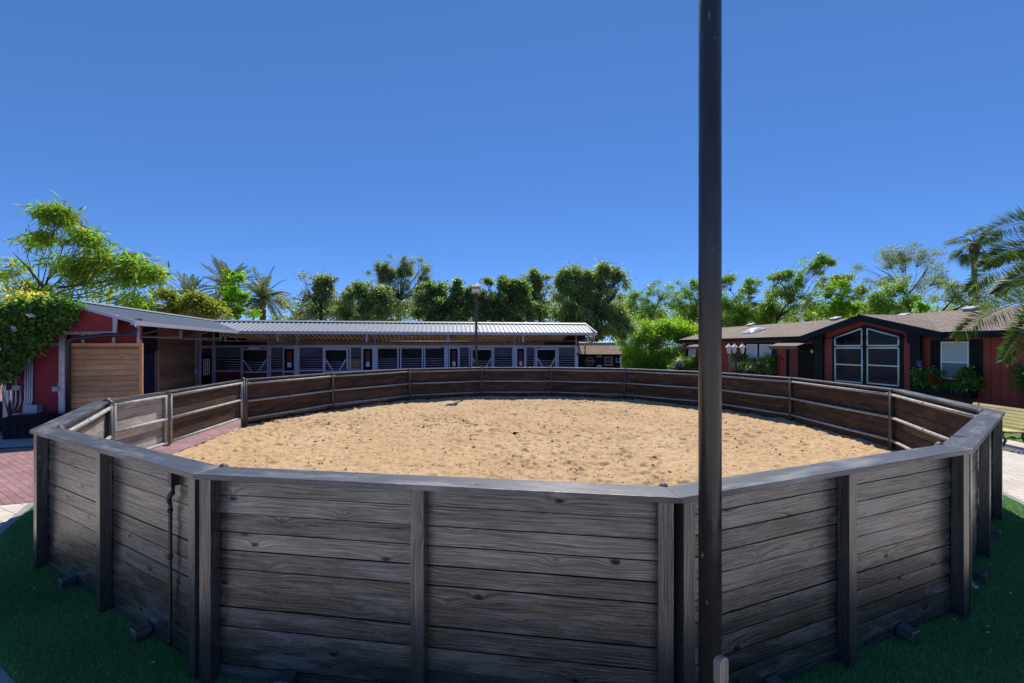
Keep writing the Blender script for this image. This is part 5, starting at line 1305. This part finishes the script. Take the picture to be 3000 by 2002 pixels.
tree('leaning_tree', 'leaning tree whose bare limb reaches up and away from the house roof', 'acacia', 43, [(1872, 600, 22, 11), (1892, 604, 14, 8), (1848, 614, 22, 13), (1868, 625, 18, 12), (1820, 640, 26, 16), (1776, 636, 16, 9), (1800, 660, 32, 22), (1850, 655, 22, 14), (1815, 690, 34, 22), (1780, 680, 28, 20), (1830, 715, 34, 18), (1862, 700, 28, 22), (1906, 606, 6, 4)], (1782, 0, 735), (.24, .08), 1.2, .27, 36, .35, 'bark_dark', 25, 2.3, G, limbs=[[(1778, 752), (1790, 720), (1815, 690), (1838, 645), (1866, 606)], [(1815, 690), (1800, 660), (1778, 638)]], tr=.10)
tree('ash_tree', 'bright green leafy tree just above the house gable slope', 'lime', 44, [(1920, 690, 26, 26), (1935, 712, 28, 20), (1900, 715, 28, 18), (1955, 705, 16, 22), (1925, 665, 16, 14)], (1925, 0, 720), (.2, .13), 1.9, .26, 42, .25, 'bark', 26, 2.8, G)
tree('thin_tree', 'thin grey green treetop showing behind the bright leafy tree', 'mid', 50, [(1905, 655, 22, 16), (1935, 645, 18, 16), (1885, 680, 22, 20), (1860, 735, 60, 14), (1960, 720, 50, 16), (1960, 680, 24, 24), (1985, 695, 26, 22), (1918, 640, 8, 10), (1945, 635, 8, 10)], (1925, 0, 700), (.22, .09), 1.3, .28, 36, .15, 'bark_dark', 27, 2.2, G)
tree('mesquite_tree', 'large umbrella shaped mesquite with fine open twigs above the house', 'grey', 47, [(2075, 578, 52, 15), (2035, 598, 40, 16), (2110, 592, 46, 18), (2000, 618, 36, 10), (2070, 610, 60, 18), (2130, 622, 36, 18), (2045, 640, 50, 18), (2110, 648, 46, 18), (2150, 650, 26, 22), (2010, 650, 30, 12), (2080, 660, 60, 20)], (2082, 0, 680), (.20, .045), 1.15, .34, 44, .15, 'bark_dark', 28, 2.2, G, limbs=[[(2082, 720), (2082, 680), (2078, 620), (2076, 580)], [(2082, 680), (2040, 630), (2005, 612)], [(2082, 680), (2120, 630), (2135, 600)]], tr=.08)
tree('palo_verde', 'rounded yellow green tree in front of the big mesquite', 'acacia', 40, [(2060, 665, 38, 26), (2040, 690, 36, 24), (2085, 688, 32, 26), (2015, 702, 28, 18), (2070, 710, 48, 14), (2000, 715, 26, 12)], (2088, 0, 700), (.2, .07), 1.7, .27, 44, .35, 'bark_dark', 29, 2.6, G, limbs=[[(2088, 725), (2086, 700), (2100, 680)], [(2086, 705), (2070, 690)]])
tree('yellow_shrub', 'small yellow green shrub tip above the house roof by a vent', 'lime', 34, [(2110, 706, 14, 8), (2122, 710, 10, 6)], (2112, 0, 712), (.14, .1), 2.4, .16, 40, .1, 'bark', 30, 3.5, cat='shrub', tr=.05)
tree('mesquite_tree', 'low wide mesquite behind the overhanging palm fronds', 'grey', 38, [(2165, 690, 40, 18), (2200, 675, 40, 18), (2245, 680, 46, 22), (2300, 668, 46, 26), (2180, 660, 24, 12), (2340, 690, 40, 26), (2265, 650, 26, 14)], (2225, 0, 700), (.20, .05), 1.4, .34, 42, .25, 'bark_dark', 31, 2.3, G, limbs=[[(2190, 712), (2225, 695), (2260, 672)], [(2165, 712), (2185, 690), (2190, 675)]], tr=.08)

# the distant belt of trees behind everything
rng = np.random.default_rng(91); bl = []
for u in range(640, 2380, 26):
    y_ = 62; bl.append((u + rng.uniform(-8, 8), (712 if 690 < u < 1460 else 726) + rng.uniform(-10, 8), rng.uniform(20, 34), rng.uniform(18, 30) if u > 690 else 8))
cl = crown_points(bl, 62, rng, 1.0, .4, 40); nl = rng.poisson(75, len(cl)); idx = np.repeat(np.arange(len(cl)), nl)
pos = cl[idx] + rng.normal(size=(len(idx), 3)) * .5; ax = rng.normal(size=pos.shape)
finish(arr_mesh('distant_treeline', leaf_quads(pos, ax, .42, .18, rng), np.arange(len(pos) * 4).reshape(-1, 4), LF['mid']), 'continuous belt of distant green treetops filling the gaps behind the nearer trees', 'treeline', kind='stuff')

def frond(m, pts, ll, rng, n=46, w=.022, droopy=.35, vee=.35, rw=.018, out=None, roll=0.0):
    """pinnate frond along a 3-D curve; returns leaflet quads"""
    pts = np.array([tuple(p) for p in pts], float); d = np.linalg.norm(np.diff(pts, axis=0), axis=1); s = np.concatenate([[0], np.cumsum(d)]); T = s[-1]
    # smooth resample
    tt = np.linspace(0, T, 24); Pn = np.stack([np.interp(tt, s, pts[:, k]) for k in range(3)], 1)
    for _ in range(3): Pn[1:-1] = (Pn[:-2] + 2 * Pn[1:-1] + Pn[2:]) / 4
    m.tube([Vector(p) for p in Pn], [rw * (1 - .85 * i / 23) + .002 for i in range(24)], 5, False)
    q = np.linspace(.12, 1.0, n); x = q * 23; i = np.minimum(x.astype(int), 22); f = (x - i)[:, None]
    c = Pn[i] * (1 - f) + Pn[i + 1] * f; tg = Pn[i + 1] - Pn[i]; tg /= np.linalg.norm(tg, axis=1, keepdims=True)
    up = np.array([0, 0, 1.0]) + np.zeros_like(tg); sd = np.cross(tg, up); sd /= (np.linalg.norm(sd, axis=1, keepdims=True) + 1e-6); nn = np.cross(sd, tg)
    sd, nn = sd * math.cos(roll) + nn * math.sin(roll), nn * math.cos(roll) - sd * math.sin(roll)
    L = ll * (np.sin(np.pi * np.clip(.12 + .83 * q, 0, 1)) ** .6)[:, None]
    for sg in (-1, 1):
        dr = sd * sg * .8 + tg * (.55 + .7 * q[:, None] ** 3) + nn * vee + rng.normal(size=c.shape) * .10 - np.array([0, 0, droopy])
        dr /= np.linalg.norm(dr, axis=1, keepdims=True)
        LL = L * rng.uniform(.85, 1.1, L.shape); wv = np.cross(dr, nn + sd * sg * .6); wv /= (np.linalg.norm(wv, axis=1, keepdims=True) + 1e-6)
        mid = c + dr * LL * .45; end = c + dr * LL - np.array([0, 0, 1]) * LL * .14 * droopy * 2
        out.append(np.stack([c, mid + wv * w, end, mid - wv * w], 1).reshape(-1, 3))
def arc(c, az, el, L, drop, n=9):
    pts = [Vector(c)]; d = Vector((math.cos(az) * math.cos(el), math.sin(az) * math.cos(el), math.sin(el)))
    for k in range(n):
        pts.append(pts[-1] + d * (L / n)); d = (d + Vector((0, 0, -drop / n))).normalized()
    return pts
def date_palm(label, u, v, y, L, seed, nf=46, kind='palm', group='date palms beyond the stable'):
    rng = np.random.default_rng(seed); c = pv(u, v, y); root = thing('date_palm', label, 'palm', (c.x, c.y, 0), group)
    m = MB(seed); out = []
    for k in range(nf):
        el = math.radians(rng.uniform(-25, 82)); frond(m, arc(c, k * 2.399 + rng.normal() * .2, el, L * 1.22 * rng.uniform(.85, 1.1), .9 + .6 * math.cos(el)), L * .19, rng, 48, .034, .3, .3, .03, out)
    vv = np.concatenate(out); arr_mesh('crown', vv, np.arange(len(vv)).reshape(-1, 4), LF[kind], root); m.build('frond_stems', M['bark'], root)
    m = MB(seed); r_ = .28; zs_ = np.linspace(0, c.z, 26); m.tube([(c.x, c.y, z) for z in zs_], [r_ * (1.0 + .10 * (i % 2)) for i in range(26)], 10); m.build('trunk', M['palm_bark'], root)
date_palm('date palm with a low crown beside the olive green tree', 432, 692, 47, 2.7, 41)
date_palm('date palm half hidden by the slender lime green poplar', 522, 672, 45, 3.2, 42)
date_palm('date palm with visible trunk between poplar and dark elm', 603, 690, 43, 2.8, 43)

# fan palm behind the house
def fan_palm():
    rng = np.random.default_rng(7); y = 52; c = pv(2236, 556, y); root = thing('fan_palm', 'tall fan palm with shaggy brown neck behind the house', 'palm', (c.x, c.y, 0))
    m = MB(3); out = []
    for k in range(34):
        az = k * 2.399; el = math.radians(rng.uniform(-55, 80)); L = rng.uniform(1.5, 2.3)
        pts = arc(c, az, el, L, .8); m.tube(pts, [.03] * len(pts), 4, False); p = pts[-1]; d = (pts[-1] - pts[-2]).normalized(); sd = d.cross(Vector((0, 0, 1))).normalized(); 
        nl = 26
        for j in range(nl):
            a = (j / (nl - 1) - .5) * 4.2; dr = (d * math.cos(a) + sd * math.sin(a)); LL = 1.15 * (.75 + .25 * math.cos(a)); e = p + dr * LL + Vector((0, 0, -.45 * LL)) * rng.uniform(.6, 1.3); w = d.cross(sd).cross(dr).normalized() * .04; mid = p + dr * LL * .55
            out.append([p, mid + w, e, mid - w])
    vv = np.array([[tuple(q) for q in f] for f in out]).reshape(-1, 3); arr_mesh('crown', vv, np.arange(len(vv)).reshape(-1, 4), LF['palm_green'], root); m.build('frond_stems', M['bark'], root)
    m = MB(4); m.tube([(c.x, c.y, 0), (c.x, c.y, c.z - 3), (c.x, c.y, c.z - 1.9), (c.x, c.y, c.z - 1.7), (c.x, c.y, c.z - .3), (c.x, c.y, c.z + .2)], [.30, .26, .26, .46, .52, .2], 10); m.build('trunk', M['palm_bark'], root)
fan_palm()

# the near palm whose fronds hang into the picture
def near_palm():
    rng = np.random.default_rng(17); Z_ = lambda x, y_, dep: px(2750 + .3189 * x, 600 + .3189 * y_, dep)
    c = px(3105, 842, 11.2); root = thing('date_palm', 'near palm whose big green fronds arch in over the bench and house corner', 'palm', (c.x, c.y, 0))
    m = MB(3); out = []
    sets = [[(1110, 640, 11.2), (1000, 260, 11.0), (880, 165, 10.8), (784, 165, 10.6), (600, 200, 10.3), (480, 255, 10.1), (400, 335, 10)],
            [(1110, 700, 11.2), (960, 440, 11.2), (784, 395, 11.2), (660, 420, 11.3), (520, 480, 11.4), (420, 560, 11.5)],
            [(1110, 720, 11.2), (900, 560, 10.8), (700, 530, 10.4), (560, 562, 10.1), (450, 615, 9.9), (360, 690, 9.8), (265, 800, 9.7)],
            [(1110, 790, 11.2), (930, 810, 10.7), (784, 880, 10.2), (600, 945, 9.8), (400, 1030, 9.5), (240, 1140, 9.3), (160, 1215, 9.2)],
            [(1110, 820, 11.2), (930, 960, 10.6), (784, 1170, 10.2), (690, 1270, 10.0), (630, 1350, 9.9), (600, 1420, 9.9)],
            [(1110, 760, 11.2), (930, 640, 11.6), (790, 640, 12), (660, 700, 12.3), (540, 800, 12.5)]]
    for st in sets: frond(m, [Z_(*p) for p in st],   .60, rng, 170, .029, .12, .15, .014, out, roll=1.0)
    for k in range(26):
        az = math.radians(rng.uniform(-75, 75)); el = math.radians(rng.uniform(-15, 80)); frond(m, arc(c, az, el, 3.0, 1.0), .45, rng, 60, .013, .3, .3, .018, out)
    vv = np.concatenate(out); arr_mesh('crown', vv, np.arange(len(vv)).reshape(-1, 4), LF['near_palm'], root); m.build('frond_stems', M['stem'], root)
    m = MB(5); m.tube([(c.x, c.y, z) for z in np.linspace(0, c.z, 22)], [.24 * (1 + .12 * (i % 2)) for i in range(22)], 10); m.build('trunk', M['palm_bark'], root)
M['stem'] = plain('yellow_green_frond_stem', (.17, .18, .07), .6)
near_palm()

# bamboo clump
def bamboo():
    rng = np.random.default_rng(23); y = 45; root = thing('bamboo_clump', 'bright lime bamboo clump between the shed and the house', 'bamboo', pv(1515, 784, y).xy.to_3d())
    bl = [(1445, 812, 26, 32), (1430, 785, 12, 14), (1465, 775, 22, 26), (1485, 755, 10, 16), (1500, 775, 30, 32), (1535, 765, 32, 28), (1570, 768, 32, 28), (1600, 780, 22, 24), (1470, 835, 46, 34), (1530, 830, 60, 40), (1590, 830, 50, 40), (1545, 745, 30, 8), (1520, 748, 14, 10)]
    cl = crown_points(bl, y, rng, 5.5, .2, 40, depth=.8); nl = rng.poisson(95, len(cl)); idx = np.repeat(np.arange(len(cl)), nl); off = rng.normal(size=(len(idx), 3)) * .34
    pos = cl[idx] + off; pos[:, 2] = np.maximum(pos[:, 2], .15); ax = off * 2 + rng.normal(size=off.shape) * .5 + np.array([0, 0, .35])
    arr_mesh('leaves', leaf_quads(pos, ax, .42, .08, rng), np.arange(len(pos) * 4).reshape(-1, 4), LF['bamboo'], root)
    m = MB(2)
    for p in cl[::7]: m.tube([(p[0] + rng.normal() * .1, p[1], 0), (p[0], p[1], p[2] * .6), (p[0] + rng.normal() * .25, p[1], p[2] + .25)], [.018, .014, .004], 4, False)
    m.build('culms', M['stem'], root)
bamboo()

# leafy plants on walls and in boxes
def plant(name, label, cat, centers, sd, n, kind, leaf, seed, flowers=(), droop=.2, stem_base=None, floor=None, n_stem=60):
    rng = np.random.default_rng(seed); cs = np.array([tuple(c) for c in centers]); base = Vector(cs.mean(0)); 
    if stem_base is not None: base.z = stem_base
    else: base.z = 0 if floor is None else floor
    root = thing(name, label, cat, base)
    idx = rng.integers(0, len(cs), n); off = rng.normal(size=(n, 3)) * np.array(sd); pos = cs[idx] + off
    ax = off / max(sd) + rng.normal(size=(n, 3)) * .6 - np.array([0, 0, droop])
    arr_mesh('leaves', leaf_quads(pos, ax, leaf[0], leaf[1], rng), np.arange(n * 4).reshape(-1, 4), LF[kind], root)
    m = MB(seed)
    for c in cs[:n_stem]: m.tube([base, (base + Vector(c)) / 2, Vector(c)], [.012, .008, .003], 4, False)
    m.build('stems', M['bark'], root)
    for fk, fc, fr in flowers:
        out = []
        for c in fc:
            c = np.array(tuple(c)); nn = 9
            out.append(leaf_quads(c + rng.normal(size=(nn, 3)) * fr * .4, rng.normal(size=(nn, 3)), fr * 1.3, fr * .9, rng))
        vv = np.concatenate(out); arr_mesh('blossoms', vv, np.arange(len(vv)).reshape(-1, 4), LF[fk], root)
    return root
rng = np.random.default_rng(77)
cs = []
GV = GA.shift(.10)
def inside_vine(u, v):
    if v < 895: return 128 < u < 190 and v > 884
    top = 902 - .16 * min(u, 160) + max(0, u - 165) * .35
    if v < top: return False
    bot = np.interp(u, [0, 30, 60, 90, 115, 130, 145, 175, 210, 225], [1116, 1104, 1062, 1050, 1032, 1000, 975, 970, 945, 915])
    return v < bot - 12
while len(cs) < 900:
    u, v = rng.uniform(-60, 228), rng.uniform(882, 1115)
    if inside_vine(max(u, 0), v): cs.append(GV.at(u, v, rng.uniform(-.04, .14)))
fl_w = [GV.at(u, v, .45) for u, v in ((22, 979), (29, 979), (80, 964), (128, 931), (24, 1037), (30, 1037), (35, 1023))]
plant('climbing_vine', 'dense green climbing vine with a few pale flowers covering the stable gable', 'vine', cs, (.12, .06, .11), 15000, 'vine', (.125, .085), 51, [('flower_lilac', fl_w, .075)], .4, n_stem=3)

def boxrow(q0, q1, z, dep, n, zr, seed, spread=.12):
    r = np.random.default_rng(seed); return [HWp.pt(r.uniform(q0, q1), z + r.uniform(*zr), r.uniform(.08, dep + .05)) for _ in range(n)]
q0, q1, z1, dep = FB1
cl_ = boxrow(q0 - .2, HWp.q(2762), z1, dep, 26, (.0, .8), 1) + boxrow(HWp.q(2826), q1 + .2, z1, dep, 30, (.0, .8), 2) + boxrow(q0, q1, z1, dep, 20, (-.02, .18), 3)
reds = boxrow(q0 + .2, q0 + 1.0, z1, dep, 12, (.1, .38), 4) + boxrow(q0 + 1.2, q1 - .4, z1, dep, 12, (.12, .5), 5)
whites = boxrow(q0, q1, z1, dep + .06, 16, (-.06, .10), 6); whites += [HWp.pt(q0 + .05, z1 + .75, .4)]
plant('window_geraniums', 'red geraniums and leafy green plants filling the window box near the palm', 'flowers', cl_, (.09, .10, .09), 1900, 'vine', (.12, .10), 52, [('flower_red', reds, .10), ('flower_white', whites, .05), ('flower_violet', [HWp.pt(q0 - .1, z1 + .98, .3), HWp.pt(q0 - .08, z1 + 1.08, .3), HWp.pt(q0 - .02, z1 + .9, .3)], .09)], .1, floor=z1 - .05)
def straps(name, label, centers, L, kind, seed, n=60, floor=.6):
    rng = np.random.default_rng(seed); base = Vector(np.array([tuple(c) for c in centers]).mean(0)); root = thing(name, label, 'plant', (base.x, base.y, floor)); VV = []
    for c in centers:
        c = np.array(tuple(c))
        for k in range(n):
            az = rng.uniform(0, 6.28); el = rng.uniform(.35, 1.35); d = np.array([math.cos(az) * math.cos(el), math.sin(az) * math.cos(el), math.sin(el)]); p = c.copy(); l = L * rng.uniform(.6, 1.1) / 5; w = np.cross(d, (0, 0, 1.)); w = w / np.linalg.norm(w) * .016
            rib = [p.copy()]
            for j in range(5): p = p + d * l; d = d + np.array([0, 0, -.42]); d /= np.linalg.norm(d); rib.append(p.copy())
            for j in range(5): a, b = 1 - j / 5.5, 1 - (j + 1) / 5.5; VV.append([rib[j] - w * a, rib[j] + w * a, rib[j + 1] + w * b, rib[j + 1] - w * b])
    vv = np.array(VV).reshape(-1, 3); arr_mesh('leaves', vv, np.arange(len(vv)).reshape(-1, 4), LF[kind], root); return root
straps('strap_plant', 'dark green grassy plant spilling over the middle of the geranium box', [HWp.pt((q0 + q1) / 2 + .1, z1, .40), HWp.pt((q0 + q1) / 2 + .35, z1 - .02, .42)], .75, 'vine', 61, floor=z1 - .05)
q0, q1, z1, dep = FB2
straps('strap_plant', 'pale striped grassy clump in the box under the double window, by the lamp post', [HWp.pt(q0 + .55, z1 + .25, .45), HWp.pt(q0 + .8, z1 + .3, .4)], 1.15, 'strap', 62, 90, floor=z1 - .05)
straps('strap_plant', 'pale striped grassy clump in the box under the double window, by the awning', [HWp.pt(q1 - 1.75, z1 + .25, .45), HWp.pt(q1 - 1.45, z1 + .25, .45)], 1.2, 'strap', 63, 100, floor=z1 - .05)
plant('window_shrub', 'dark leafy shrub with red and lilac flowers behind the striped grassy clumps', 'shrub', boxrow(q0 - .4, q1, z1, dep, 26, (.1, 1.15), 8) + boxrow(q1 - .9, q1 + .35, z1, dep, 26, (-.1, 1.2), 9) + boxrow(q0 - .9, q0 + .1, z1, dep, 16, (.1, 1.7), 19), (.14, .12, .14), 2600, 'vine', (.14, .09), 53, [('flower_lilac', [HWp.pt(q1 - .1, z1 + .62, .5), HWp.pt(q1 - .95, z1 + .75, .5)], .14), ('flower_red', [HWp.pt(q1 - 1.0, z1 + .6, .5), HWp.pt(q1 - 1.1, z1 + .65, .45), HWp.pt(q0 + .1, z1 + 1.6, .4)], .12)], .1, floor=z1 - .05)
yq = 38.5
cs = [px(u, v, yq) for u, v in zip(rng.uniform(1972, 2050, 40), rng.uniform(1055, 1105, 40))]
plant('flowering_bush', 'low bush with violet and white flowers at the far corner of the house', 'shrub', cs, (.25, .3, .22), 2600, 'vine', (.2, .12), 54, [('flower_violet', [px(u, v, yq - .5) for u, v in ((1981, 1066), (1984, 1070), (1980, 1073), (1986, 1064))], .22), ('flower_white', [px(u, v, yq - .5) for u, v in ((1990, 1056), (1992, 1062), (1996, 1066), (2001, 1068), (1998, 1072), (1988, 1052))], .2)], .0)
c = px(2994, 1104, 16.0)
plant('hanging_plant', 'leafy green plant with one white bloom on the house wall beyond the geranium box', 'plant', [c + Vector((rng.normal() * .15 + .1, rng.normal() * .1, rng.normal() * .18)) for _ in range(20)], (.1, .1, .1), 700, 'vine', (.12, .09), 55, [('flower_white', [c + Vector((-.05, -.2, .12))], .08)], .1, floor=0)
